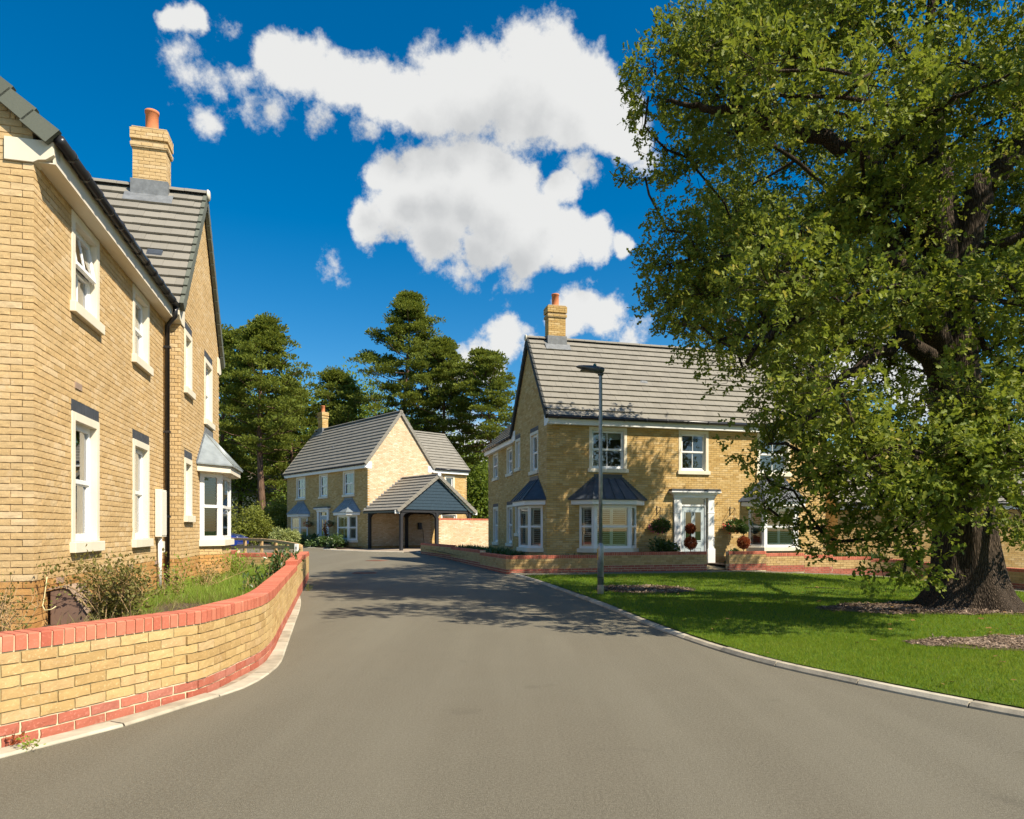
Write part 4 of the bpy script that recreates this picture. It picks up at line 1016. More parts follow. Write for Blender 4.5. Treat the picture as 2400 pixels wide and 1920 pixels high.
# ------------------------------------------------------------------ the three houses
TH = R(14.5)
RH_LOC = (1.18, 23.03, .42)
house('brick_house', 'two-storey buff brick house with grey tiled roof and door numbered 3 behind the lamp post', RH_LOC, TH,
      dict(rear='left', facade=True, side=True, nb_fac=300, nt_front=300, nt_wing=120, kind='mid', vmat='roof_tile_shaded', vmat2='roof_tile_shaded', inside_side='shutter', inside_gable='blind', inside_rear=None, inside_up=['rollerblind',None,'shutter'], mortar='dark_mortar'))
CL = (-5.15, 7.35)
RT = RWL+HD
L_LOC = (CL[0]+.27*EX[0]+RT*EY[0], CL[1]+.27*EX[1]+RT*EY[1], .83)
LH, ltw = house('brick_house', 'tall gabled buff brick house beside the curved garden wall, seen close along its side', L_LOC, TH+H180,
      dict(rear='left', facade=False, side=True, rearend=True, nb_side=300, nb_rear=300, nb_end=300, nt_rear=300, nt_wing=60, kind='near', white='cream_paint', vmat='roof_tile_green', vmat2='roof_tile_green', inside_bay='blind', blind_bay='blind_dark', lead_side='lead_light', lead='lead_light', inside_gable=None, mortar='mortar'))
PHI = -R(48)
MROT = PHI; mc, ms = math.cos(MROT), math.sin(MROT)
M_LOC = (-8.35-HW*mc, 39.5-HW*ms, .44)
MH, mtw = house('brick_house', 'distant buff brick house with pale sunlit gable and carport, standing in front of the pines', M_LOC, MROT,
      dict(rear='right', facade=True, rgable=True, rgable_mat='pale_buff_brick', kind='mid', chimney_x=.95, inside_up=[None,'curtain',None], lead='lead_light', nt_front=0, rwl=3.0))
# extras on the near house: downpipe, meter box, air bricks, alarm flex
ye = HD+RWL
downpipe(LH, [(OFS-.25, HD+.36, 4.72), (OFS-.25, HD+.36, 4.55), (OFS-.07, HD+.16, 4.40), (OFS-.07, HD+.16, -.55)], r=.045, clips=(4.0, 2.4, .8))
mb = MB().box(OFS-.115, OFS-.006, HD+.42, HD+.80, .42, 1.28).build('meter_box', 'cream_box', LH, bevel=.01)
MB().box(OFS-.122, OFS-.1155, HD+.44, HD+.78, .45, 1.25).build('meter_door', 'cream_box', mb, bevel=.004)
MB().tube([(OFS-.055, HD+.66, .42), (OFS-.055, HD+.66, -.5)], .035, 10).build('service_pipe', 'white_paint', LH, smooth=True)
MB().box(OFS-.10, OFS-.005, HD+.48, HD+.60, .14, .34).build('junction_box', 'cream_box', LH)
for t_ in (.72, 2.45, 3.6, 5.2):
    y = ye-t_; v = MB().box(OFS-.012, OFS+.01, y-.1, y+.1, -.072, -.008)
    for i in range(7):
        for j in range(3): v.box(OFS-.0135, OFS-.0125, y-.088+i*.026, y-.074+i*.026, -.066+j*.019, -.054+j*.019)
    o = v.build('air_brick', 'vent', LH); 
MB().box(OFS-.012, OFS+.01, ye-1.42, ye-1.2, 2.32, 2.40).build('air_brick', 'vent', LH)
# ---- carport on the side of the far house
cp = thing('carport', 'open carport with blue weatherboarded gable and dark posts beside the far brick house', 'carport', M_LOC, MROT)
E0 = HW+.02; E1 = HW+3.55; yb0, yb1, yc = -.05, 4.85, 2.4
zE, zR = 1.98, 4.0
run = yc-yb0+.25
for (sx, sy, an, L_) in ((E0-.0, yb0-.25, 0, E1+.12-E0), (E1+.12, yb1+.25, H180, E1+.12-E0)):
    roof_slope(cp, mtw, sx, sy, an, L_, run, zE, zR, 'roof_tile', 0, verge0=(an != 0), verge1=(an == 0), gauge=.30)
ridge(cp, E1+.15, yc, E0+.03, yc, zR+.05, 'roof_tile', 'white_paint')
for i in range(10):
    h0 = 2.06+i*.175; h1 = h0+.185
    w0 = (zR-.06-h0)/(zR-zE)*run-.06; w1 = (zR-.06-h1)/(zR-zE)*run-.06
    if w0 <= .06: break
    w1 = max(w1, .02)
    MB().hexa([(E1+.005,yc-w0,h0),(E1+.005,yc+w0,h0),(E1-.03,yc+w0,h0),(E1-.03,yc-w0,h0),(E1-.012,yc-w1,h1),(E1-.012,yc+w1,h1),(E1-.035,yc+w1,h1),(E1-.035,yc-w1,h1)]).build('weatherboard', 'weatherboard', cp)
for s in (-1, 1):
    MB().prism([(E1+.012, yc+s*(run+.0), zE-.06), (E1+.012, yc+s*(run-.32), zE-.06), (E1+.012, yc+s*.0, zR-.16), (E1+.012, yc, zR-.02)], (.03,0,0)).build('bargeboard', 'timber_dark' if s < 0 else 'white_paint', cp)
    MB().box(E1-.02, E1+.05, yc+s*(run-.02)-.15, yc+s*(run-.02)+.15, zE-.16, zE+.02).build('bargeboard_foot', 'white_paint', cp)
    MB().box(E0, E1+.02, yc+s*run-.03, yc+s*run+.03, zE-.10, zE-.01).build('gutter', 'gutter_black', cp)
posts = [(E0+.12, yb0+.1), (E1-.1, yb0+.1), (E1-.1, yc), (E1-.1, yb1-.1), (E0+.12, yb1-.1), (E0+.38, yc)]
for (x, y) in posts:
    p = MB().box(x-.075, x+.075, y-.075, y+.075, -.3, 1.9).build('post', 'timber_dark', cp)
    for (dx, dy) in ((1,0),(-1,0),(0,1),(0,-1)):
        if (dx > 0 and x > E1-.5) or (dx < 0 and x < E0+.3) or (dy < 0 and y < 0.3) or (dy > 0 and y > 4.3): continue
        pts = [(x+dx*.07, y+dy*.07, 1.35)]
        c = []
        for k in range(7):
            t_ = k/6*H90; c.append((x+dx*(.075+.30*(1-math.cos(t_))), y+dy*(.075+.30*(1-math.cos(t_))), 1.46+.40*math.sin(t_)))
        c += [(x+dx*.46, y+dy*.46, 1.86), (x+dx*.46, y+dy*.46, 1.92), (x+dx*.075, y+dy*.075, 1.92)]
        MB().prism([(q[0]-dy*.03, q[1]-dx*.03, q[2]) for q in c], (dy*.06, dx*.06, 0)).build('brace', 'timber_dark', cp)
for (a, b) in (((E0,yb0+.1),(E1,yb0+.1)),((E0,yb1-.1),(E1,yb1-.1)),((E1-.1,yb0),(E1-.1,yb1)),((E0+.1,yb0),(E0+.1,yb1))):
    MB().bar((a[0],a[1],1.97 if a[0] != b[0] else 1.98), (b[0],b[1],1.97 if a[0] != b[0] else 1.98), .12, .16).build('beam', 'timber_dark', cp)
fl = MB()
for s in (-1,):
    for i in range(14):
        t_ = i/14; y = yb0-.2+(yc-yb0+.2)*t_; z = zE+(zR-zE)*t_; fl.box(E0-.03, E0-.012, y, y+.2, z+.02, z+.22)
fl.build('flashing', 'lead_flash', cp, kind='stuff')
# charger on the wall under the carport
ch = thing('wall_charger', 'black wall-mounted charger with hanging cable under the carport', 'charger', mtw((HW+.02, 3.55, .95)), MROT+H90)
MB().box(-.13,.13,-.14,-.01,0,.42).build('case', 'metal_dark', ch, bevel=.03)
MB().tube([(.1,-.1,.2),(.2,-.12,.0),(.24,-.12,-.5),(.3,-.12,-.9),(.36,-.12,-1.2),(.26,-.12,-.6),(.2,-.12,0)], .018, 6).build('cable', 'brown_plastic', ch)
# tall boundary wall, running on from the carport
bd0 = mtw((E1-.02, yc+.1, 0)); 
bw = thing('boundary_wall', 'tall buff brick boundary wall with red coping beside the carport', 'wall', (bd0[0], bd0[1], .44), MROT+H90)
cb, sb = math.cos(MROT+H90), math.sin(MROT+H90)
btw = lambda p: (bd0[0]+p[0]*cb-p[1]*sb, bd0[1]+p[0]*sb+p[1]*cb, .44+p[2])
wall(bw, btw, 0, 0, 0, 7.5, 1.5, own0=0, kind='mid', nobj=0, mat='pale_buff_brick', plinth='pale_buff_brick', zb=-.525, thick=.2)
for i in range(100):
    MB().box(i*.075+.002, i*.075+.068, -.003, .22, 1.503, 1.605).build('coping_brick', 'coping_brick', bw)
# driveway and bed before the far house
def mw(x, y): q = mtw((x, y, 0)); return (q[0], q[1])
sheet('driveway', [mw(HW-.6,-2.4), mw(HW+5.2,-.9), mw(HW+5.0,2.2), mw(HW+3.4,5), mw(HW+.1,5), mw(HW+.1,-.3), mw(HW-.6,-.3)], dz(.02), 'paving', 1)
sheet('garden_bed', [mw(-3,-2.6), mw(HW-1.6,-1.5), mw(HW-.65,-1.2), mw(HW-.65,0), mw(-3,0)], dz(.07), 'soil', 1)
DK = Path([mw(-4,-2.75), mw(HW-1.6,-1.7), mw(HW-.6,-2.5), mw(HW+2.5,-2.1), mw(HW+5.2,-1.0)])
kerb('kerb', DK, .12, .04, 1, ['pale_concrete'], .91)
# ---- single-storey building behind the oak
gr = R(-9); g0 = (12.55, 26.3, -.12)
gh = thing('brick_garage', 'low buff brick garage with grey tiled roof half hidden behind the oak', 'garage', g0, gr)
cg, sg = math.cos(gr), math.sin(gr)
gtw = lambda p: (g0[0]+p[0]*cg-p[1]*sg, g0[1]+p[0]*sg+p[1]*cg, g0[2]+p[2])
wall(gh, gtw, 0, 0, 0, 11, 2.45, own0=0, own1=0, kind='mid', nobj=120)
wall(gh, gtw, 0, 5.5, -H90, 5.5, 2.55, apex=4.7, own0=1, own1=1, kind='mid')
wall(gh, gtw, 11, 0, H90, 5.5, 2.55, apex=4.7, own0=1, own1=1, bricks=False); wall(gh, gtw, 11, 5.5, H180, 11, 2.45, own0=0, own1=0, bricks=False)
roof_slope(gh, gtw, -.06, -.2, 0, 11.12, 2.95, 2.5, 4.78, 'roof_tile', 100); roof_slope(gh, gtw, 11.06, 5.7, H180, 11.12, 2.95, 2.5, 4.78, 'roof_tile', 0)
ridge(gh, -.08, 2.75, 11.08, 2.75, 4.83, 'roof_tile')
MB().box(.02, 10.98, -.2, -.175, 2.26, 2.46).build('fascia', 'white_paint', gh); gutter(gh, (-.04,-.262,2.47), (11,-.262,2.47))
RHq = lambda x, y, z: (RH_LOC[0]+x*EX[0]+y*EY[0], RH_LOC[1]+x*EX[1]+y*EY[1], RH_LOC[2]+z)
# ---- far house seen between the trunks
fh = thing('far_house', 'pale house half hidden behind the thick pine trunk', 'house', (-27, 66, .3), R(10))
m = MB().box(0, 9, 0, 6, -.4, 4.8).build('wall', 'pale_mortar', fh)
MB().prism([(-.3,-.3,4.7),(9.3,-.3,4.7),(9.3,3,8.4),(-.3,3,8.4)], (0,.05,-.1)).build('roof', 'roof_tile', fh)
MB().prism([(-.3,6.3,4.7),(9.3,6.3,4.7),(9.3,3,8.4),(-.3,3,8.4)], (0,-.05,-.1)).build('roof', 'roof_tile', fh)
for x in (1.5, 4.2, 6.8):
    for z in (.9, 3.2):
        w = MB().box(x-.6, x+.6, -.03, .05, z, z+1.2).build('window', 'upvc', fh); MB().box(x-.5, x+.5, -.04, -.031, z+.1, z+1.1).build('pane', 'tinted_glass', w)
# ------------------------------------------------------------------ street things
LPX, LPY = 1.83, 14.1; LPZ = gz(LPX, LPY)+.04
lp = thing('street_lamp', 'slim galvanised street lamp post standing in the lawn by the kerb', 'street lamp', (LPX, LPY, LPZ))
MB().lathe([(.068,-.1),(.068,.20),(.067,.205)], n=20).build('post_foot', 'pale_concrete', lp, smooth=True)
MB().lathe([(.066,.2),(.066,.98),(.058,1.02),(.040,1.06),(.040,1.07)], n=20).build('post_base', 'galvanised', lp, smooth=True)
MB().lathe([(.0385,1.05),(.0385,2.6),(.036,4.5),(.036,4.56)], n=16).build('pole', 'galvanised', lp, smooth=True)
MB().lathe([(.0675,.36),(.0675,.372)], n=20).build('door_joint', 'metal_dark', lp, smooth=True)
st = MB()
for k in range(5):
    a0 = R(165+k*9); a1 = R(165+(k+1)*9)
    st.add([(.0685*math.cos(a0),.0685*math.sin(a0),.72),(.0685*math.cos(a1),.0685*math.sin(a1),.72),(.0685*math.cos(a1),.0685*math.sin(a1),.95),(.0685*math.cos(a0),.0685*math.sin(a0),.95)], [(0,1,2,3)])
st.build('sticker', 'yellow', lp)
hd = MB(); secs = []
for (x, w, zt_, zb_) in ((.075,.05,4.665,4.62),(.05,.10,4.685,4.585),(-.05,.135,4.70,4.585),(-.2,.14,4.72,4.62),(-.36,.12,4.728,4.665),(-.46,.08,4.728,4.69),(-.50,.03,4.724,4.70)):
    secs.append([(x,-w,(zt_+zb_)/2),(x,-w*.7,zt_-.004),(x,0,zt_),(x,w*.7,zt_-.004),(x,w,(zt_+zb_)/2),(x,w*.8,zb_),(x,0,zb_-.003),(x,-w*.8,zb_)])
for s in secs: hd.v += s
for i in range(len(secs)-1):
    for k in range(8): hd.f.append((i*8+k, i*8+(k+1) % 8, i*8+8+(k+1) % 8, i*8+8+k))
hd.f.append(tuple(range(8))); hd.f.append(tuple(range(len(secs)*8-8, len(secs)*8))[::-1])
h = hd.build('lantern', 'lamp_grey', lp, smooth=True)
MB().box(-.42,-.10,-.07,.07,4.628,4.634).build('lens', 'lamp_lens', h, (0,0,.0), (0,0,0))
MB().lathe([(.058,4.53),(.062,4.56),(.05,4.60)], n=16).build('collar', 'lamp_grey', lp, smooth=True)
MB().lathe([(.036,4.71),(.036,4.735),(.03,4.76),(.012,4.775)], (-.12,0,0), 14).build('photocell', 'photocell', lp, smooth=True)

fe = thing('rail_fence', 'low timber post and rail fence beyond the curved brick wall', 'fence', (0,0,0))
fn = [(530,1260,28),(572,1261,27),(611,1262,26.2),(644,1265,25),(671,1269,24),(691,1272.5,23),(703,1276,22.2)]
pt = [P(u, v, Y) for u, v, Y in fn]; pl = [P(u, 1282.5, Y) for u, v, Y in fn]
for i in range(len(fn)-1):
    a, b = pt[i].copy(), pt[i+1].copy(); a.z -= .05; b.z -= .05
    m = MB(); d = (b-a).normalized(); m.bar(a-d*.03, b+d*.03, .10, .10); m.build('top_rail', 'timber', fe, bevel=.012)
    MB().bar(pl[i]-d*.02, pl[i+1]+d*.02, .05, .11).build('lower_rail', 'timber', fe, bevel=.008)
for i, q in enumerate(pt):
    g_ = gz(q.x, q.y); MB().box(q.x-.055, q.x+.055, q.y+.03, q.y+.14, g_-.2, q.z-.10 if i < len(pt)-1 else q.z-.02).build('post', 'timber', fe, bevel=.012)
mk = thing('marker_post', 'small white marker post standing by the end of the timber fence', 'post', (P(695,1300,20.6).x, 20.6, gz(-6.5,20.6)+.02))
MB().box(-.055,.055,-.05,.05,-.1,.86).build('body', 'upvc', mk, bevel=.01)
MB().box(-.02,.02,-.053,-.051,.70,.78).build('plate', 'alloy', mk)

def manhole(u, v, w, d, rz, label):
    c = G(u, v); r = thing('manhole_cover', label, 'manhole cover', (c.x, c.y, c.z+.006), rz)
    MB().box(-w/2-.04, w/2+.04, -d/2-.04, d/2+.04, -.05, .0).build('frame', 'rust', r)
    m = MB()
    for i in range(9):
        for j in range(7):
            x = -w/2+w*(i+.5)/9; y = -d/2+d*(j+.5)/7; m.box(x-w/9*.36, x+w/9*.36, y-d/7*.36, y+d/7*.36, .001, .008)
    m.build('tread', 'rust', r, kind='stuff')
manhole(884, 1314, .62, .62, R(-20), 'far rusty iron manhole cover in the road near the carport')
manhole(855, 1343, .64, .6, R(8), 'nearer rusty iron manhole cover in the road at the edge of the tree shadow')
MBX = thing('storage_chest', 'brown plastic chest with sloping ribbed lid against the near house wall', 'utility box', (CL[0]+EX[0]*.02+EY[0]*.30, CL[1]+EX[1]*.02+EY[1]*.30, .30), TH)
prof = [(0,0),(0,.40),(.16,.44),(.22,.42),(.40,.14),(.44,0)]
MB().prism([(x*.9+.02, .02, z*.97) for x, z in prof], (0,.40,0)).build('body', 'brown_plastic', MBX, bevel=.012)
lid = MB()
segs_ = [((0,.42),(.17,.455)),((.17,.455),(.235,.43))]
for i in range(4):
    t0, t1 = i/4, (i+1)/4-.03; segs_.append(((.235+(.42-.235)*t0, .43+(.14-.43)*t0), (.235+(.42-.235)*t1, .43+(.14-.43)*t1)))
for (a, b) in segs_: lid.prism([(a[0],0,a[1]),(b[0],0,b[1]),(b[0]-.015,0,b[1]-.022),(a[0]-.015,0,a[1]-.022)], (0,.45,0))
lid.build('lid', 'brown_lid', MBX, kind='stuff')
cbl = thing('loose_cable', 'pale yellow cable looping from the house wall into the brown chest', 'cable', (CL[0]+EX[0]*.03+EY[0]*.27, CL[1]+EX[1]*.03+EY[1]*.27, .30))
MB().tube([(0,0,.56),(.005,-.02,.50),(-.0,-.04,.36),(-.01,-.06,.24),(.03,-.08,.19),(.09,-.06,.20),(.12,-.03,.23)], .006, 6).build('cable', 'cable', cbl, smooth=True)

# blue car, nose showing beyond the bay window
car = thing('parked_car', 'blue hatchback parked beyond the timber fence, only its nose showing', 'car', (-15.75, 40, gz(-16,40)), 0)
prof = [(0,.28),(.02,.52),(-.05,.66),(-.45,.82),(-1.05,.93),(-1.75,1.38),(-2.5,1.46),(-3.3,1.40),(-3.85,.98),(-4.0,.9),(-4.02,.35),(-3.9,.24),(-.1,.2)]
bd = MB(); n = len(prof)
for (y, k) in ((-.86,.97),(-.80,1.0),(.80,1.0),(.86,.97)):
    for (x, z) in prof: 
        yy = y*(1 if z < .95 else .80); bd.v.append((-2+(x+2)*k if False else x, yy, .25+(z-.25)*k))
for i in range(3):
    for k in range(n): bd.f.append((i*n+k, i*n+(k+1) % n, i*n+n+(k+1) % n, i*n+n+k))
bd.f.append(tuple(range(n))[::-1]); bd.f.append(tuple(range(3*n, 4*n)))
body = bd.build('body', 'car_paint', car, smooth=False, bevel=.05)
for s in (-1, 1):
    MB().prism([(-1.25,s*.71,.98),(-1.85,s*.655,1.33),(-2.5,s*.65,1.40),(-3.2,s*.655,1.34),(-3.4,s*.71,1.0)], (0,s*.06,0)).build('side_window', 'tinted_glass', car)
    MB().hexa([(-.1,s*.5,.58),(-.02,s*.5,.54),(-.30,s*.87,.56),(-.36,s*.87,.60),(-.16,s*.5,.70),(-.10,s*.5,.70),(-.36,s*.85,.74),(-.42,s*.85,.74)]).build('headlight', 'headlight', car)
    for x in (-.80, -3.25):
        wl = MB().tube([(x,s*.64,.31),(x,s*.88,.31)], .31, 24).build('wheel', 'tyre', car)
        rm = MB().tube([(x,s*.875,.31),(x,s*.885,.31)], .085, 12)
        for k in range(5):
            a = 2*math.pi*k/5+.3; rm.bar((x,s*.885,.31),(x+.20*math.cos(a),s*.888,.31+.20*math.sin(a)), .05, .02, (0,1,0))
        for k in range(20):
            a0, a1 = 2*math.pi*k/20, 2*math.pi*(k+1)/20
            rm.bar((x+.205*math.cos(a0),s*.885,.31+.205*math.sin(a0)),(x+.205*math.cos(a1),s*.885,.31+.205*math.sin(a1)), .03, .02, (0,1,0))
        rm.build('rim', 'alloy', wl)
MB().prism([(-1.08,-.62,.95),(-1.74,-.60,1.36),(-1.74,.60,1.36),(-1.08,.62,.95)], (.02,0,.015)).build('windscreen', 'tinted_glass', car)
# ------------------------------------------------------------------ plants
LEAF2 = (np.array([(0,0,0),(.55,.30,.07),(1,0,0),(.55,-.30,.07)]), [(0,2,1),(0,3,2)])
OAK = (np.array([(0,0,0),(.34,.25,.05),(.50,.11,.02),(.74,.27,.06),(1,0,0),(.74,-.27,.06),(.50,-.11,.02),(.34,-.25,.05)]), [(0,4,3,2,1),(0,7,6,5,4)])
TUFT = (np.array([(0,0,0),(1,.22,.05),(1,-.05,.22),(0,0,0),(1,-.25,.10),(1,-.02,-.20),(0,0,0),(.95,.05,.12),(.95,.20,-.15)]), [(0,1,2),(3,4,5),(6,7,8)])
BLADE = (np.array([(0,-.5,0),(0,.5,0),(1,0,0)]), [(0,1,2)])
BLADE5 = (np.array([(0,-.5,0),(0,.5,0),(.55,.38,.06),(.55,-.38,.06),(1,0,.28)]), [(0,1,2,3),(3,2,4)])
def unit(v): return v/np.maximum(1e-9, np.linalg.norm(v, axis=-1, keepdims=True))
def place_leaves(pos, dirs, nrm, size, tmpl, wid=1.0):
    """x axis = dirs, z axis ~ nrm"""
    x = unit(dirs); y = unit(np.cross(nrm, x)); z = np.cross(x, y); T = tmpl[0]
    w = np.asarray(wid) if np.ndim(wid) else np.full(len(pos), wid)
    V = pos[:,None,:] + size[:,None,None]*(T[None,:,0,None]*x[:,None,:] + T[None,:,1,None]*y[:,None,:]*w[:,None,None] + T[None,:,2,None]*z[:,None,:])
    return V.reshape(-1,3)
def leaves(name, pos, dirs, nrm, size, tmpl, mat, parent, wid=1.0, kind='stuff'):
    me = mesh_np(name, place_leaves(pos, dirs, nrm, size, tmpl, wid), tmpl[1], len(pos), [mat])
    return obj(name, me, parent, kind=kind)
RS = np.random.RandomState(11)
def rdir(n, up=0.): v = RS.normal(size=(n,3)); v[:,2] += up; return unit(v)
def in_frame_margin(u): return -200 < u < 2700

def skeleton(start_nodes, targets, jit=.25, seed=3, droop=0.):
    """grow branches from an existing skeleton to each target; returns nodes, parent index"""
    rs = np.random.RandomState(seed); nodes = [np.array(p, float) for p in start_nodes]; par = [-1]+list(range(len(start_nodes)-1))
    root = nodes[0]; axis = nodes[-1]
    order = sorted(range(len(targets)), key=lambda i: np.linalg.norm(targets[i][:2]-axis[:2])+.4*abs(targets[i][2]-axis[2]))
    ends = [None]*len(targets)
    for i in order:
        t = targets[i]; A = np.array(nodes); d = np.linalg.norm(A-t, axis=1) + .6*np.maximum(0, A[:,2]-t[2]+.3)
        d[0] += 5; d[1] += 3
        j = int(np.argmin(d)); a = nodes[j]; L_ = np.linalg.norm(t-a); n = max(2, int(L_/.55)); prev = j
        bend = rs.normal(size=3)*jit*L_*.35; bend[2] = abs(bend[2])*.6
        for k in range(1, n+1):
            s = k/n; p = a+(t-a)*s + bend*math.sin(math.pi*s) + (rs.normal(size=3)*jit*.22 if k < n else 0)
            nodes.append(p); par.append(prev); prev = len(nodes)-1
        ends[i] = prev
    return nodes, par, ends
def branch_meshes(nodes, par, r_tip, power, root_parent, mat, name_big='limb', big=.05, ntrunk=0, maxr=9):
    n = len(nodes); ch = [[] for _ in range(n)]
    for i, p in enumerate(par):
        if p >= 0: ch[p].append(i)
    rad = [0.]*n
    for i in range(n-1, -1, -1):
        rad[i] = r_tip if not ch[i] else sum(rad[c]**power for c in ch[i])**(1/power)
    rad = [min(r, maxr) for r in rad]
    small = MB(); nbig = 0
    # chains: follow the thickest child
    heads = [0]+[c for i in range(n) for c in sorted(ch[i], key=lambda q: -rad[q])[1:]]
    for h in heads:
        chain = ([par[h]] if par[h] >= 0 else [])+[h]; cur = h
        while ch[cur]: cur = max(ch[cur], key=lambda q: rad[q]); chain.append(cur)
        if h == 0: 
            chain = chain[max(0, ntrunk-1):]
        pts = [nodes[i] for i in chain]; rr = [rad[i] for i in chain]
        if par[h] >= 0 and h != 0: rr[0] = min(rr[0], rr[1]*1.25)
        if len(pts) < 2: continue
        if max(rr) > big: MB().tube(pts, rr, 10).build(name_big, mat, root_parent, smooth=True); nbig += 1
        else: small.tube(pts, rr, 5, False)
    if small.v: small.build('twig', mat, root_parent, smooth=True, kind='stuff')
    return rad

# ---- the oak
OX, OY = 7.95, 11.9; OZ = gz(OX, OY)
oak = thing('oak_tree', 'big spreading oak with thick flared trunk standing in the lawn', 'tree', (0,0,0))
tk = MB(); nth = 40; zs = [-.15,0,.08,.18,.32,.5,.75,1.1,1.6,2.2,3.0,4.0,5.0,5.8,6.4,7.0,7.8,8.8]
cxs = lambda z: OX-.10*sst(0,3,z)-.28*sst(2,6.4,z)-.10*sst(6.2,8.8,z); cys = lambda z: OY+.05*z/6
for z in zs:
    r0 = .40 + .30*math.exp(-max(z,0)/.55) + .06*math.exp(-z/2.5) - .022*max(0, z-3) - .085*max(0, z-6.2)
    for k in range(nth):
        a = 2*math.pi*k/nth; lob = (.5+.5*math.cos(5*a+.7))**2*.9 + (.5+.5*math.cos(3*a+2))**2*.5
        r = r0*(1+ .40*math.exp(-max(z,0)/.33)*lob + .05*math.sin(7*a+z*1.3) + .03*math.sin(11*a-z*2)); 
        tk.v.append((cxs(z)+r*math.cos(a), cys(z)+r*math.sin(a), OZ+z))
for i in range(len(zs)-1):
    for k in range(nth): tk.f.append((i*nth+k, i*nth+(k+1) % nth, i*nth+nth+(k+1) % nth, i*nth+nth+k))
tk.build('trunk', 'oak_bark', oak, smooth=True)
UM = [(-3000,1800),(-200,1790),(-60,1740),(0,1690),(60,1575),(120,1500),(200,1478),(235,1485),(262,1640),(300,1650),(335,1540),(400,1478),(440,1490),(465,1620),(500,1600),(530,1535),(560,1522),(640,1520),(700,1540),(770,1560),(830,1700),(880,1770),(950,1820),(1030,1850),(1100,1850),(1200,1870),(1250,1890),(1290,1920),(1320,2010),(1372,2075),(1380,3000)]
def umin(v): return float(np.interp(v, [q[0] for q in UM], [q[1] for q in UM]))
rs = np.random.RandomState(5); targets = []; crad = []
def add_clump(p, r):
    targets.append(np.array(p, float)); crad.append(r)
# the outline against the sky
for (u, v, Y, r) in [(1720,15,12.5,.7),(1640,60,12,.62),(1570,110,12,.55),(1535,165,11.6,.5),(1520,225,11.5,.45),(1590,200,12,.6),(1680,150,12.4,.75),(1750,90,12,.8),(1560,350,12,.5),(1512,415,12,.36),(1630,395,12.3,.55),
                     (1565,540,12,.55),(1562,620,12,.55),(1585,700,12,.6),(1600,760,11.6,.5),(1660,700,12,.75),(1640,600,12,.75),(1680,800,11.5,.6),(1740,860,11,.6),(1800,800,11.5,.7),
                     (1790,960,10.8,.5),(1800,1040,10.5,.5),(1792,1110,10.3,.38),(1800,1190,10.2,.38),(1860,1150,10.2,.5),(1880,1060,10.4,.6),(1900,980,10.8,.7),(1850,1225,10.2,.32),(1920,1240,10.3,.4),(1960,1270,10.2,.35),
                     (2070,1160,9.8,.6),(2120,1230,9.5,.5),(2110,1290,9.4,.42),(2090,1345,9.3,.3),(2160,1330,9.4,.28),(2000,1130,10,.6),(2010,1060,10,.7),(2150,1120,9.6,.7),(2190,1180,9.5,.5),(2200,1050,9.6,.7),(2260,1100,9.5,.55),(2300,1140,9.6,.45),(2270,1000,9.8,.7),(2380,1180,10.5,.5),(2390,1090,10,.6),(2420,1250,11,.4),(2360,1010,10,.7)]:
    add_clump(P(u, v, Y), r)
# the skirt of foliage hanging in front of the trunk
for v in range(60, 1090, 92):
    for u in range(1830, 2520, 86):
        uu, vv = u+rs.uniform(-38,38), v+rs.uniform(-40,40)
        if rs.rand() < (.74 if (uu > 2060 and vv < 640) else .46) or (2130 < uu < 2460 and 270 < vv < 580) or uu-60 < umin(vv): continue
        add_clump(P(uu, vv, rs.uniform(8.0, 10.4)), rs.uniform(.45,.68))
# the far side of the crown, which shades the house front
for _ in range(13): add_clump((rs.uniform(6.6,13.2), rs.uniform(16.2,20.2), rs.uniform(7.6,12.4)), rs.uniform(.6,.95))
# the body of the crown
C0 = np.array([8.6, 14.2, 8.9]); RR = np.array([6.5, 6.9, 6.8])
tries = 0
while len(targets) < 285 and tries < 40000:
    tries += 1
    d = unit(rs.normal(size=3)[None])[0]
    if d[2] < -.75: continue
    rr = rs.uniform(.45, 1.0)**.6; p = C0+d*RR*rr*(1+.08*rs.normal()); r = rs.uniform(.65, 1.05)
    if p[1] < 3 or p[2] < 2.2: continue
    u, v = px(p); rp = r*F/p[1]
    if u < 2460 and u-rp*.9 < umin(v): continue
    if v > 1130 and u < 2450 : continue
    if p[1] > 15.0 and p[2] > 12.4: continue
    if u > 2080 and v < 640 and p[1] < 13 and tries % 2: continue
    if min(np.linalg.norm(t_-p) for t_ in targets) < .70: continue
    # keep the fork of the trunk in view
    if p[1] < 11.8 and 2140 < u < 2440 and 290 < v < 570: continue
    if tries % 4 and (u > 2600 or u < 0 or v < -300): continue
    add_clump(p, r)
zt = lambda z: (cxs(z), cys(z), OZ+z)
start = [zt(.2), zt(1.5), zt(3.0), zt(4.3), zt(5.4), zt(6.2)]
fork = np.array(zt(6.2))
extra = [fork+np.array([-.1,.1,1.6]), fork+np.array([-.25,.2,3.2]), fork+np.array([0,.3,5.0])]
nodes, par, ends = skeleton([np.array(s) for s in start]+extra, [fork+np.array([1.3,.1,2.2]), fork+np.array([-1.6,.3,1.1])]+targets, .30, 4)
branch_meshes(nodes, par, .020, 2.3, oak, 'oak_bark', 'limb', .045, ntrunk=6, maxr=.27)
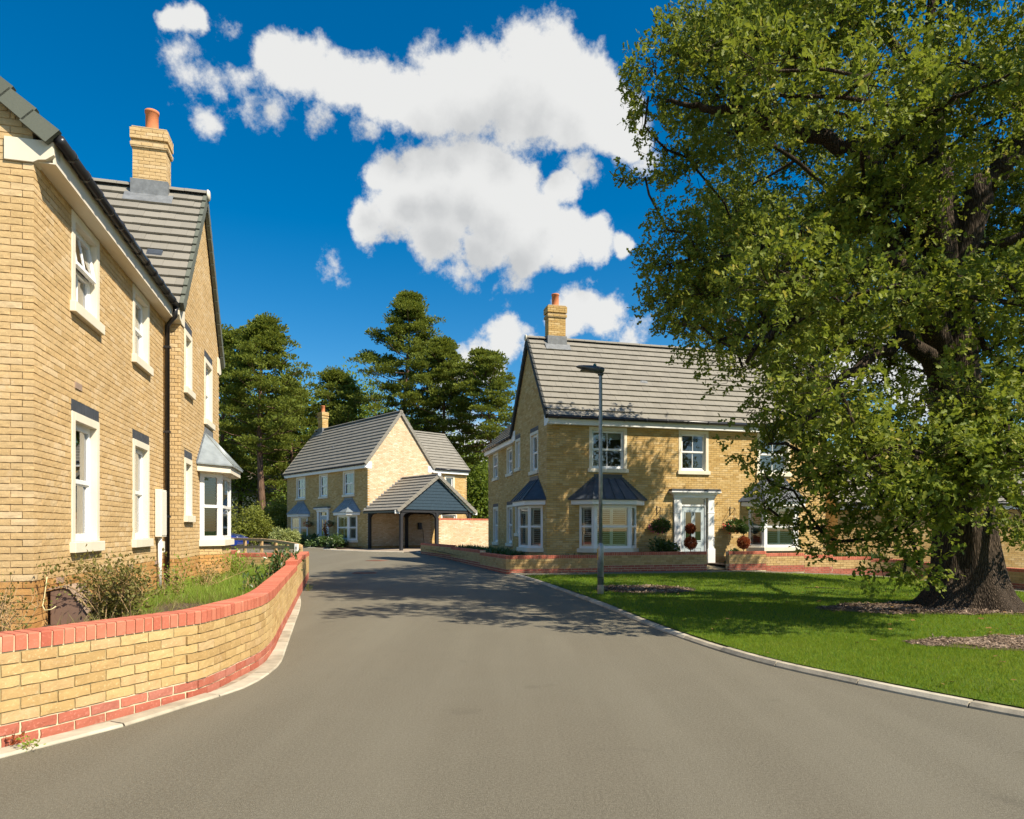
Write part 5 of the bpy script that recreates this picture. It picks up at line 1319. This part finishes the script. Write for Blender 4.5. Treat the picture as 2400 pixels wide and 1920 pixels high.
for pts_, rr_ in [([zt(5.3), P(2290,470,11.7), P(2345,400,11.6), P(2400,320,11.4), P(2480,210,11.2)], [.30,.22,.19,.16,.12]), ([zt(5.6), P(2178,470,11.4), P(2140,420,11.2), P(2150,360,11.2), P(2120,280,11.3)], [.24,.14,.11,.09,.05]),
                  ([zt(4.2), P(2110,635,11.3), P(2010,625,11.1), P(1900,690,10.9), P(1820,770,10.8), P(1750,850,10.7)], [.24,.15,.12,.09,.06,.03]), ([zt(6.1), P(2060,400,11.6), P(1930,330,11.7), P(1820,290,11.7), P(1720,268,11.7), P(1640,250,11.6), P(1560,238,11.6)], [.22,.15,.13,.11,.08,.05,.025]),
                  ([zt(5.0), P(2080,560,11.9), P(1960,540,12), P(1830,560,12), P(1700,600,12), P(1600,640,12)], [.22,.13,.10,.075,.05,.02]), ([zt(3.4), P(2150,800,11.0), P(2060,830,10.6), P(1960,900,10.4), P(1880,1010,10.3)], [.22,.12,.09,.06,.025])]:
    pr_ = Path.__new__(Path); a_ = [np.array(q_) for q_ in pts_]; out_ = []; rad_ = []
    for i in range(len(a_)-1):
        p0, p1, p2, p3 = a_[max(i-1,0)], a_[i], a_[i+1], a_[min(i+2,len(a_)-1)]
        for k in range(4):
            t_ = k/4; out_.append(.5*((2*p1)+(-p0+p2)*t_+(2*p0-5*p1+4*p2-p3)*t_*t_+(-p0+3*p1-3*p2+p3)*t_**3)+(rs.normal(size=3)*.04 if i else 0)); rad_.append(rr_[i]+(rr_[i+1]-rr_[i])*t_)
    out_.append(a_[-1]); rad_.append(rr_[-1]); MB().tube(out_, rad_, 10).build('limb', 'oak_bark', oak, smooth=True)
# sprays of leaves
LP, LD, LN, LSZ, LV = [], [], [], [], []; tw_ = MB()
for c, r in zip(targets, crad):
    u, v = px(c) if c[1] > 1 else (9999, 0)
    vis = -150 < u < 2650 and v > -350
    thin = .55 if (u < 1830 and 780 < v < 1260) else 1
    ns = int(thin*(108 if vis else 34)*(r/.8)**2.0*rs.uniform(.85, 1.2))
    o = rs.normal(size=(ns,3)); o = unit(o)*(rs.uniform(.05,1,(ns,1))**.45)*r*np.array([1.15,1.15,.80]); o[:,2] -= .10*r*np.linalg.norm(o[:,:2],axis=1)/r
    sub = unit(rs.normal(size=(7,3)))*r*.75; pick = rs.randint(0,7,ns); o = np.where(rs.rand(ns,1) < .62, sub[pick]*np.array([1.1,1.1,.8])+rs.normal(size=(ns,3))*r*.24, o)
    for k in range(ns):
        b = c+o[k]; out = unit((o[k]+np.array([0,0,.25*r]))[None])[0]
        if vis and k % 3 == 0: tw_.tube([c+o[k]*.25+rs.normal(size=3)*.05, c+o[k]*.65+rs.normal(size=3)*.07, b], [.008,.005,.003], 3, False)
        m = rs.randint(9, 15) if vis else 8
        sz = (rs.uniform(.07, .118, m) if vis else rs.uniform(.12,.17,m))
        ax = unit((out+rs.normal(size=3)*.5)[None])[0]; tt = rs.uniform(-.04,.17,m)
        LP.append(b+ax*tt[:,None]+rs.normal(size=(m,3))*.03); LD.append(unit(ax*.6+rs.normal(size=(m,3))*.8)); LN.append(unit(rs.normal(size=(m,3))*.65+np.array([.38,-.3,.72]))); LSZ.append(sz); LV.append(np.full(m, vis and c[1] < 12.6))
LP, LD, LN, LSZ, LV = map(np.concatenate, (LP, LD, LN, LSZ, LV)); LV = LV.astype(bool)
leaves('crown', LP[LV], LD[LV], LN[LV], LSZ[LV], OAK, 'oak_leaf', oak); leaves('crown', LP[~LV], LD[~LV], LN[~LV], LSZ[~LV], LEAF2, 'oak_leaf', oak)
tw_.build('twig', 'oak_bark', oak, kind='stuff')
print('oak leaves', len(LP), 'clumps', len(targets))

# ---- pines
def pine(label, x, y, H, base, spread, seed, trunk_r=.26, lean=(0,0), dens=1.0, flat=.32, umb=.5, parts=None):
    rs = np.random.RandomState(seed); z0 = gz(x, y)
    t = thing('pine_tree', label, 'tree', (0,0,0), group=None)
    ax = lambda s: np.array([x+lean[0]*s+.25*math.sin(s*4+seed), y+lean[1]*s+.2*math.cos(s*3+seed), z0+H*s])
    MB().tube([ax(s)+(np.array([0,0,-.4]) if s == 0 else 0) for s in np.linspace(0,.98,14)], [trunk_r*(1.25 if s == 0 else 1)*(1-.86*s) for s in np.linspace(0,.98,14)], 10).build('trunk', 'pine_bark', t, smooth=True)
    br = MB(); PP, DD, SS = [], [], []
    nb = int(50*dens)
    for i in range(nb):
        s = base+(1-base)*((i+.5)/nb)**.9; q = (s-base)/(1-base)
        L_ = spread*(umb+(1-umb)*math.sin(math.pi*min(1, .25+.75*q)))*(1-q**4*.75)*rs.uniform(.5,1.12)
        a = i*2.4+rs.uniform(-.5,.5); d = np.array([math.cos(a), math.sin(a), 0]); st = ax(s-.02)
        rise = rs.uniform(-.05,.25)+.35*q
        pts = [st+d*L_*k + np.array([0,0,L_*(rise*k-.10*math.sin(math.pi*k))]) for k in (0,.35,.7,1)]
        br.tube(pts, [.055*(1-.5*q),.045*(1-.5*q),.03,.012], 5, False)
        for k in range(rs.randint(4,8)):
            f = rs.uniform(.35,1.05); c = pts[0]+(pts[3]-pts[0])*f+np.array([0,0,.1+rs.normal()*.16])+np.cross(d,[0,0,1])*rs.uniform(-.35,.35)*L_*.5
            pr = rs.uniform(.3,.75)*(.7+.3*spread/3); n = int(62*pr/.55)
            o = unit(rs.normal(size=(n,3)))*(rs.uniform(.1,1,(n,1))**.5)*pr*np.array([1.1,1.1,flat+.22]); o[:,2] = np.abs(o[:,2])*.8+o[:,2]*.2
            PP.append(c+o); DD.append(unit(o+np.array([0,0,.5*pr])+rs.normal(size=(n,3))*.35*pr)); SS.append(rs.uniform(.16,.30,n))
    PP, DD, SS = map(np.concatenate, (PP, DD, SS))
    br.build('bough', 'pine_bark', t, smooth=True, kind='stuff')
    leaves('crown', PP, DD, rdir(len(PP)), SS, TUFT, 'pine_needle', t)
    return t
def px_at(u, Y): return (u-1200)/F*Y
pine('thick pine with tall bare trunk rising beside the far brick house', px_at(612,50), 50, 16.2, .42, 3.9, 21, .30, (.3,0), 1.25)
pine('pine crowded behind the gable edge of the tall near house', px_at(528,54), 54, 16.6, .36, 3.3, 22, .24, (0,0), 1.0)
pine('tallest pine with layered crown rising above the far house roof', px_at(938,60), 60, 21.6, .42, 4.6, 23, .32, (.6,0), 1.5, .32, .38)
pine('pine with dense crown just behind the ridge of the far house gable', px_at(1030,58), 58, 17.0, .35, 3.6, 24, .26, (.2,0), 1.2)
pine('slender pine with open flat-topped crown next to the corner house', px_at(1150,56), 56, 15.3, .50, 4.0, 25, .22, (-.4,0), .95, .28, .6)
pine('low broad pine filling the gap between the two tallest pines', px_at(800,64), 64, 15.5, .25, 4.2, 26, .26, (0,0), 1.2)
pine('pine standing at the woodland edge behind the first pine', px_at(690,62), 62, 14.0, .2, 4.0, 27, .24, (0,0), 1.1)

def bushy(name, label, cat, c, rad, n, size, mat, tmpl=LEAF2, nclump=14, trunk=None, stem='oak_bark', group=None, crownname='crown', up=.4):
    rs = np.random.RandomState(int(abs(c[0]*91+c[1]*37)) % 9999); t = thing(name, label, cat, (0,0,0), group=group); c = np.array(c, float); rad = np.array(rad, float)
    cl = unit(rs.normal(size=(nclump,3)))*rs.uniform(.3,.85,(nclump,1))*rad; PP = []
    per = n//nclump
    for q in cl:
        r = rs.uniform(.35,.6); o = unit(rs.normal(size=(per,3)))*(rs.uniform(.1,1,(per,1))**.4)*rad*r; PP.append(c+q+o)
    PP = np.concatenate(PP); D_ = unit((PP-c)/rad+rs.normal(size=PP.shape)*.8)
    leaves(crownname, PP, D_, unit(rs.normal(size=PP.shape)*.7+np.array([.2,-.2,.8])), rs.uniform(.7,1.3,len(PP))*size, tmpl, mat, t)
    g_ = gz(c[0], c[1])
    if trunk:
        m = MB(); m.tube([(c[0],c[1],g_-.2),(c[0]+.1,c[1],c[2]-rad[2]*.5),(c[0],c[1],c[2]+rad[2]*.3)], [trunk*1.2,trunk,trunk*.4], 8); m.build('trunk', stem, t, smooth=True)
        b = MB()
        for q in cl[:9]: b.tube([(c[0],c[1],c[2]-rad[2]*.4),tuple(c+q*.5),tuple(c+q)], [trunk*.45,trunk*.25,.02], 5, False)
        b.build('limb', stem, t, smooth=True, kind='stuff')
    else:
        m = MB(); base = c-np.array([0,0,rad[2]])
        for q in cl: m.tube([tuple(base+np.array([q[0]*.15,q[1]*.15,-.05])), tuple(c+q*.9)], [.012,.005], 4, False)
        m.build('stem', stem, t, kind='stuff')
    return t
bg = [(700,70,16,'rounded broadleaf tree behind the left end of the far house roof'),(772,72,17,'leafy tree rising behind the far house chimney'),(850,75,17.5,'dark leafy tree between chimney and tallest pine'),(560,66,13,'leafy tree low behind the pine trunks by the blue car'),(640,74,15,'shaded leafy tree behind the thick pine'),(985,72,14,'leafy tree behind the far house gable peak'),(1075,70,11,'leafy tree behind the carport wing'),(1125,64,8.6,'bright leafy tree between boundary wall and corner house'),(500,70,14,'leafy tree hidden deep behind the near house gable'),(910,80,15,'leafy tree half lost behind the trunk of the tallest pine')]
for i, (u, Y, h_, lab) in enumerate(bg):
    bushy('broadleaf_tree', lab, 'tree', (px_at(u,Y), Y, h_*.56), (4.3,3.6,h_*.50), 8500, .33, 'broad_leaf', nclump=34, trunk=.16)
bushy('hedge_bush', 'yellow-green bush at the foot of the thick pine behind the fence', 'bush', (px_at(575,44),44,1.7), (1.8,1.4,1.6), 4200, .16, 'yellow_leaf', nclump=22)
bushy('hedge_bush', 'yellow-green bush beside the trunk of the thick pine', 'bush', (px_at(650,49),49,1.9), (1.8,1.4,1.7), 4200, .16, 'yellow_leaf', nclump=18)
bushy('conifer_bush', 'dark bush between the thick pine and the far house wall', 'bush', (px_at(668,52),52,2.4), (1.6,1.6,2.5), 4200, .18, 'broad_leaf', nclump=18)
# pale variegated shrubs and laurels before the far house
for i, (u, v, Y, r, lab) in enumerate([(655,1258,39,.62,'pale variegated shrub nearest the fence in the far house bed'),(681,1262,39.5,.55,'pale variegated shrub under the bay window of the far house')]):
    bushy('shrub', lab, 'shrub', P(u, v, Y), (r,r,r*.95), 1500, .13, 'pale_leaf', nclump=12)
for i in range(9):
    q = mtw((2.6+i*.88, -1.05+.15*math.sin(i*2.1), 0)); bushy('laurel_shrub', 'glossy dark green laurel shrub in the clipped row before the far house', 'shrub', (q[0], q[1], .62), (.62,.5,.42), 1000, .12, 'shrub_leaf', nclump=9, group='laurel shrubs in a row before the far house')
q = mtw((7.15,-.75,0)); bushy('dead_conifer', 'small brown dead conifer beside the bay window of the far house', 'shrub', (q[0],q[1],1.0), (.17,.17,.6), 420, .10, 'brown_conifer', nclump=9)
# shrubs of the corner house
def rq(x, y, z): q = RHq(x, y, z-RH_LOC[2]); return q
bushy('shrub', 'dark green shrub between the bay window and the door numbered 3', 'shrub', rq(3.95,-.75,.72), (.50,.40,.42), 1500, .10, 'shrub_leaf', nclump=12)
def lowplants(lab, x0, x1, y, z, n, mat='shrub_leaf', hgt=.28):
    t = thing('border_plants', lab, 'plants', (0,0,0)); t['kind'] = 'stuff'
    xs = RS.uniform(x0, x1, n); ys = y+RS.normal(size=n)*.14
    PPp = np.array([rq(a, b, z) for a, b in zip(xs, ys)]); 
    D_ = unit(RS.normal(size=(n,3))*.38+np.array([0,0,1])); leaves('leaf', PPp, D_, rdir(n), RS.uniform(.5,1.2,n)*hgt, BLADE5, mat, t, .14)
lowplants('strappy green plants along the wall top left of the door', .2, 4.6, -1.2, .33, 900)
lowplants('strappy green plants behind the stepped wall beside the bay', 6.9, 12.5, -1.15, .30, 1400)
lowplants('low tufts of plants under the side bay of the corner house', -1.2, -.3, 1.5, .36, 500)
t = thing('side_plants', 'dark leafy border plants along the side wall of the corner house', 'plants', (0,0,0)); t['kind'] = 'stuff'
n = 2200; PPp = np.array([rq(-1.0+RS.normal()*.25, RS.uniform(2.6, 10), .34) for _ in range(n)]); leaves('leaf', PPp, unit(RS.normal(size=(n,3))*.6+np.array([0,0,1])), rdir(n), RS.uniform(.2,.42,n), BLADE5, 'shrub_leaf', t, .2)
def basket(lab, x, mat_f, loc_f=rq, yoff=-.32, zc=1.50, r=.27, leaf='shrub_leaf', n=900):
    b = thing('hanging_basket', lab, 'hanging basket', (0,0,0)); c = np.array(loc_f(x, yoff, zc))
    w0 = np.array(loc_f(x, -.01, zc+.72)); w1 = np.array(loc_f(x, -.01, zc+.40)); tip = np.array(loc_f(x, yoff, zc+.66))
    m = MB(); m.tube([w0, w1], .014, 6); m.tube([w1+np.array([0,0,.03]), (w1+tip)/2+np.array([0,0,-.02]), tip], .009, 5); m.tube([w0-np.array([0,0,.05]), tip], .009, 5); m.build('bracket', 'metal_dark', b)
    MB().lathe([(.03,-.20),(.12,-.16),(.18,-.05),(.19,.02)], tuple(c), 14).build('pot', 'basket', b, smooth=True)
    ch = MB()
    for k in range(3): ch.tube([c+np.array([.17*math.cos(k*2.1),.17*math.sin(k*2.1),0]), tip], .004, 4)
    ch.build('chain', 'metal_dark', b, kind='stuff')
    o = unit(RS.normal(size=(n,3)))*(RS.uniform(.2,1,(n,1))**.5)*np.array([r*1.15,r,r*.85]); leaves('foliage', c+o+np.array([0,0,.02]), unit(o+RS.normal(size=(n,3))*.1), rdir(n,.8), RS.uniform(.05,.10,n), LEAF2, leaf, b)
    k = 60; o = unit(RS.normal(size=(k,3)))*np.array([r*1.15,r,r*.9]); o[:,0] -= .08; leaves('flower', c+o, unit(o), rdir(k), RS.uniform(.04,.07,k), LEAF2, mat_f, b, 1.4)
basket('leafy hanging basket between the bay window and the white door surround', 4.05, 'flower_pink', n=1300)
basket('hanging basket with red flowers at the oak side of the white door surround', 6.95, 'flower_red', n=1100)
mq = lambda x, y, z: mtw((x, y, z-.44))
basket('small brown hanging basket beside the door of the far house, at its bay window side', 4.05, 'flower_red', mq, -.3, 1.75, .2, 'shrub_leaf', 260)
basket('small brown hanging basket beside the door of the far house, at its carport side', 6.95, 'flower_red', mq, -.3, 1.75, .2, 'shrub_leaf', 260)
def topiary(lab, x, y, mats):
    b = thing('topiary', lab, 'topiary', (0,0,0)); c = np.array(rq(x, y, 0))
    MB().lathe([(.13,.15),(.17,.20),(.19,.45),(.20,.46),(.16,.46)], (c[0],c[1],.05), 16).build('pot', 'metal_dark', b, smooth=True)
    MB().tube([(c[0],c[1],.4),(c[0],c[1],1.4)], .014, 6).build('stem', 'oak_bark', b)
    for z, r, mt in ((.93,.215,mats[0]),(1.42,.165,mats[1])):
        n = 2200; o = unit(RS.normal(size=(n,3)))*(RS.uniform(.25,1,(n,1))**.5)*r
        leaves('leaf_ball', np.array([c[0],c[1],z])+o, unit(o+RS.normal(size=(n,3))*.12), rdir(n), RS.uniform(.035,.06,n), LEAF2, mt, b)
topiary('copper-red topiary with two clipped balls in front of the front door', 5.02, -.62, ('copper_leaf','copper_leaf'))
topiary('topiary with green upper and copper lower ball beside the bay past the front door', 7.10, -.62, ('copper_leaf','shrub_leaf'))
bushy('shrub', 'small grey-green shrub spilling by the path to the front door', 'shrub', rq(6.55,-1.0,.38), (.3,.3,.28), 900, .12, 'shrub_leaf', tmpl=LEAF2, nclump=9)

# ---- near garden plants
gzl = .30
def weedy(lab, u, v, Y, h_, w_, n, mat='weed_leaf', seed=1, lf=.04, nst=26):
    rs = np.random.RandomState(seed); t = thing('weed_bush', lab, 'bush', (0,0,0)); b = P(u, v, Y); base = np.array([b.x, b.y, gzl]); m = MB(); PP, DD = [], []
    for k in range(nst):
        tip = base+np.array([rs.normal()*w_*.5, rs.normal()*w_*.45, h_*rs.uniform(.55,1.05)]); mid = (base+tip)/2+rs.normal(size=3)*.04
        st = base+np.array([rs.normal()*w_*.22, rs.normal()*w_*.2, -.02]); m.tube([st, mid, tip], [.005,.0035,.0015], 4, False)
        kk = n//nst; f = rs.uniform(.12,1.03,kk)
        c = np.where(f[:,None] < .5, st+(mid-st)*(f[:,None]*2), mid+(tip-mid)*(f[:,None]*2-1)); off = rs.normal(size=(kk,3))*.055; PP.append(c+off); DD.append(unit(off+np.array([0,0,.05])))
        for _ in range(4):
            f_ = rs.uniform(.3,.9); c_ = st+(tip-st)*f_; m.tube([c_, c_+np.array([rs.normal()*.1,rs.normal()*.1,rs.uniform(.05,.18)])], [.003,.001], 3, False)
    m.build('stem', 'timber', t, kind='stuff'); PP = np.concatenate(PP); DD = np.concatenate(DD)
    leaves('foliage', PP, DD, rdir(len(PP)), RS.uniform(.6,1.3,len(PP))*lf, LEAF2, mat, t)
weedy('brown seeding weed bush against the near house wall beside the brown chest', 268, 1440, 8.0, .72, .62, 3600, 'weed_leaf', 2, .045, 44)
weedy('thin brown weed at the corner of the near house', 8, 1430, 6.4, .62, .36, 500, 'weed_leaf', 3, .035, 16)
weedy('spindly green weed beside the white service pipe', 412, 1370, 10.6, .62, .3, 420, 'tall_grass', 4, .04, 14)
weedy('spindly yellow weed under the lead-roofed bay of the near house', 480, 1360, 12.2, .55, .55, 420, 'weed_leaf', 5, .04, 18)
weedy('leafy weed at the far end of the near garden by the bay', 560, 1340, 14.8, .62, .4, 500, 'tall_grass', 6, .06, 14)
for i, (u, v, Y, n) in enumerate([(648,1340,13.5,420),(672,1322,14.8,360),(600,1372,11.6,160)]):
    t = thing('glossy_shrub', ['glossy dark shrub behind the curved wall before its raised coping','glossy dark shrub behind the raised coping of the curved wall','small glossy dark shrub low behind the bend of the curved wall'][i], 'shrub', (0,0,0)); b = P(u, v, Y)
    h_ = (.62,.62,.3)[i]; rs = np.random.RandomState(60+i); PP = []; DD = []; m = MB()
    for k in range(22):
        st = np.array([b.x+rs.normal()*.16, b.y+rs.normal()*.2, gzl-.02]); tip = st+np.array([rs.normal()*.1, rs.normal()*.1, h_*rs.uniform(.6,1.1)]); m.tube([st, tip], [.006,.003], 4, False)
        kk = max(3, n//22); f = rs.uniform(.2,1,(kk,1)); PP.append(st+(tip-st)*f); DD.append(unit(rs.normal(size=(kk,3))*.6+np.array([0,0,.7])))
    m.build('stem', 'timber', t, kind='stuff'); PP = np.concatenate(PP); leaves('foliage', PP, np.concatenate(DD), rdir(len(PP)), RS.uniform(.07,.13,len(PP)), LEAF2, 'shrub_leaf', t, .7)
# grass: tall in the near garden, mown on the lawn
def inside(poly, x, y):
    n = len(poly); c = np.zeros(len(x), bool); j = n-1
    for i in range(n):
        xi, yi = poly[i]; xj, yj = poly[j]
        m = ((yi > y) != (yj > y)) & (x < (xj-xi)*(y-yi)/(yj-yi+1e-12)+xi); c ^= m; j = i
    return c
garden = inner + [(-9.5,19.6),(-12,12),(-14,1)]
n = 95000; X = RS.uniform(-7.5,-2.4,n); Y = RS.uniform(8.2,19,n); wallx = CL[0]-.2588*(Y-CL[1])
nzf = np.sin(X*2.1+1)*np.cos(Y*1.3)+.4*np.sin(X*5+Y*3); ok = inside(garden, X, Y) & (X > wallx+.25) & (nzf+.35*(Y-9.2) > -.3); X, Y = X[ok], Y[ok]; n = len(X)
hh = RS.uniform(.07,.24,n)*(.6+.5*RS.rand(n))
leaves('tall_grass', np.stack([X,Y,np.full(n,gzl-.01)],-1), unit(RS.normal(size=(n,3))*.35+np.array([.1,-.1,1])), unit(RS.normal(size=(n,3))*np.array([1,1,.1])), hh, BLADE5, 'tall_grass', None, .035)
n = 2200; X = RS.uniform(-6,-3,n); Y = RS.uniform(6.6,10.5,n); wallx = CL[0]-.2588*(Y-CL[1]); ok = inside(garden, X, Y) & (X > wallx+.3); X, Y = X[ok], Y[ok]; n = len(X)
leaves('dry_grass', np.stack([X,Y,np.full(n,gzl-.01)],-1), unit(RS.normal(size=(n,3))*.5+np.array([.2,-.1,1])), unit(RS.normal(size=(n,3))*np.array([1,1,.1])), RS.uniform(.08,.26,n), BLADE5, 'dry_grass', None, .03)
def on_bed(x, y):
    e1 = ((x-7.15)/2.4)**2+((y-7.95)/.58)**2 < 1+.25*np.sin(7*x)*np.sin(5*y)                  # chips at the right edge
    dx, dy = x-8.1, y-11.75; e2 = ((dx*.985+dy*.17)/2.9)**2+((dy*.985-dx*.17)/.95)**2 < 1+.25*np.sin(5*x)*np.sin(4*y)
    e3 = ((x-2.95)/1.1)**2+((y-15.2)/.95)**2 < 1+.12*np.sin(6*x)
    return e1, e2, e3
lawn_n = []
for (n, y0, y1, x0, x1, sz) in ((150000,4.6,8.5,1.8,9,(.028,.055)),(130000,8.5,13.5,1.2,14,(.03,.06)),(110000,13.5,24,0,16,(.035,.07))):
    X = RS.uniform(x0,x1,n); Y = RS.uniform(y0,y1,n); a, b, c = on_bed(X, Y); ok = inside(lawn_poly, X, Y) & ~(a|b|c)
    u_ = 1200+F*X/Y; ok &= (u_ < 2480)
    X, Y = X[ok], Y[ok]; lawn_n.append((X, Y, RS.uniform(*sz, len(X)), np.full(len(X), .11 if y1 < 9 else (.14 if y1 < 14 else .2))))
X, Y, S_, Wd = map(np.concatenate, zip(*lawn_n))
keep = RS.rand(len(X)) > .25*(np.sin(X*1.7+.6*Y)*np.cos(Y*1.9-.4*X) > .75); X, Y, S_, Wd = X[keep], Y[keep], S_[keep], Wd[keep]
Z = np.array([gz(a, b) for a, b in zip(X, Y)])+.05
leaves('grass', np.stack([X,Y,Z],-1), unit(RS.normal(size=(len(X),3))*.5+np.array([0,0,.9])), unit(RS.normal(size=(len(X),3))*np.array([1,1,.1])), S_, BLADE, 'grass_blade', None, Wd)
# bark mulch
CHIP = (np.array([(0,0,0),(1,.1,.05),(.95,.45,.1),(.05,.35,.02)]), [(0,1,2,3)])
def mulch(lab, which, n, box, sz):
    n = int(n*2.2); X = RS.uniform(box[0],box[1],n); Y = RS.uniform(box[2],box[3],n); ok = on_bed(X, Y)[which]; X, Y = X[ok], Y[ok]; n = len(X)
    Z = np.array([gz(a, b) for a, b in zip(X, Y)])+.062+RS.uniform(0,.018,n)
    me = mesh_np('bark_mulch', place_leaves(np.stack([X,Y,Z],-1), unit(RS.normal(size=(n,3))*np.array([1,1,.15])), unit(RS.normal(size=(n,3))*.28+np.array([0,0,1])), RS.uniform(*sz,n), CHIP), CHIP[1], n, ['bark_chip'])
    o = obj('bark_mulch', me, None, kind='stuff'); tag(o, lab, 'mulch')
mulch('patch of pale bark chips in the sunny lawn near the kerb', 0, 15000, (4,9.8,7.1,8.9), (.012,.042))
mulch('dark bark mulch spread round the foot of the oak', 1, 16000, (4.8,11.3,10.3,13.4), (.02,.06))
mulch('oval bark bed in the lawn behind the lamp post', 2, 7000, (1.6,4.3,14,16.4), (.02,.06))
def bedsheet(c, r, rot, h):
    pts = []
    for k in range(28):
        a = 2*math.pi*k/28; x = r[0]*math.cos(a)*(1+.05*math.sin(5*a)); y = r[1]*math.sin(a)*(1+.06*math.cos(4*a)); pts.append((c[0]+x*math.cos(rot)-y*math.sin(rot), c[1]+x*math.sin(rot)+y*math.cos(rot)))
    sheet('mulch_bed', pts, dz(h), 'soil', .5)
bedsheet((7.15,7.95), (2.5,.66), 0, .060); bedsheet((8.1,11.75), (3.0,1.0), math.atan2(.17,.985), .060); bedsheet((2.95,15.2), (1.15,1.0), 0, .060)
# weeds in the edging joints
for i, (u, v, lab, h_, n) in enumerate([(24,1752,'small reddish weed growing at the foot of the curved wall',.13,60),(70,1758,'small green weed sprouting from the edging strip at the wall foot',.10,60),(722,1385,'tuft of weeds in the edging by the far end of the curved wall',.16,90)]):
    b = G(u, v); t = thing('weed', lab, 'weed', (0,0,0)); rs = np.random.RandomState(70+i); m = MB(); PP = []; DD = []
    for k in range(9):
        tip = np.array([b.x+rs.normal()*.05, b.y+rs.normal()*.05, b.z+h_*rs.uniform(.4,1.1)]); st = np.array([b.x,b.y,b.z-.01]); m.tube([st, tip], [.0025,.001], 4, False)
        kk = n//9; PP.append(st+(tip-st)*rs.uniform(.2,1,(kk,1))+rs.normal(size=(kk,3))*.012); DD.append(rs.normal(size=(kk,3)))
    m.build('stem', 'rust' if i == 0 else 'timber', t, kind='stuff'); PP = np.concatenate(PP); leaves('foliage', PP, unit(np.concatenate(DD)), rdir(len(PP)), RS.uniform(.015,.035,len(PP)), LEAF2, 'copper_leaf' if i == 0 else 'tall_grass', t)
# a fallen stick on the lawn
s_ = G(1885,1385); tag(MB().tube([s_+Vector((0,0,.07)), s_+Vector((.35,-.12,.08)), s_+Vector((.75,-.22,.07))], [.008,.012,.005], 6).build('fallen_stick', 'oak_bark'), 'thin dead stick lying on the shaded lawn', 'stick')

# fallen leaves on lawn, road edge and path
X = np.concatenate([RS.uniform(1.4,9,260), RS.uniform(-3,3,60)]); Y = np.concatenate([RS.uniform(5.6,16,260), RS.uniform(5,22,60)])
k_ = inside(lawn_poly, X, Y); X, Y = X[k_], Y[k_]; Z = np.array([gz(a, b) for a, b in zip(X, Y)])+.085
leaves('fallen_leaf', np.stack([X,Y,Z],-1), unit(RS.normal(size=(len(X),3))*np.array([1,1,.1])), unit(RS.normal(size=(len(X),3))*.25+np.array([0,0,1])), RS.uniform(.04,.09,len(X)), OAK, 'dry_leaf', None)
tag(bpy.data.objects['fallen_leaf'], 'brown fallen leaves scattered over the lawn', 'leaves')
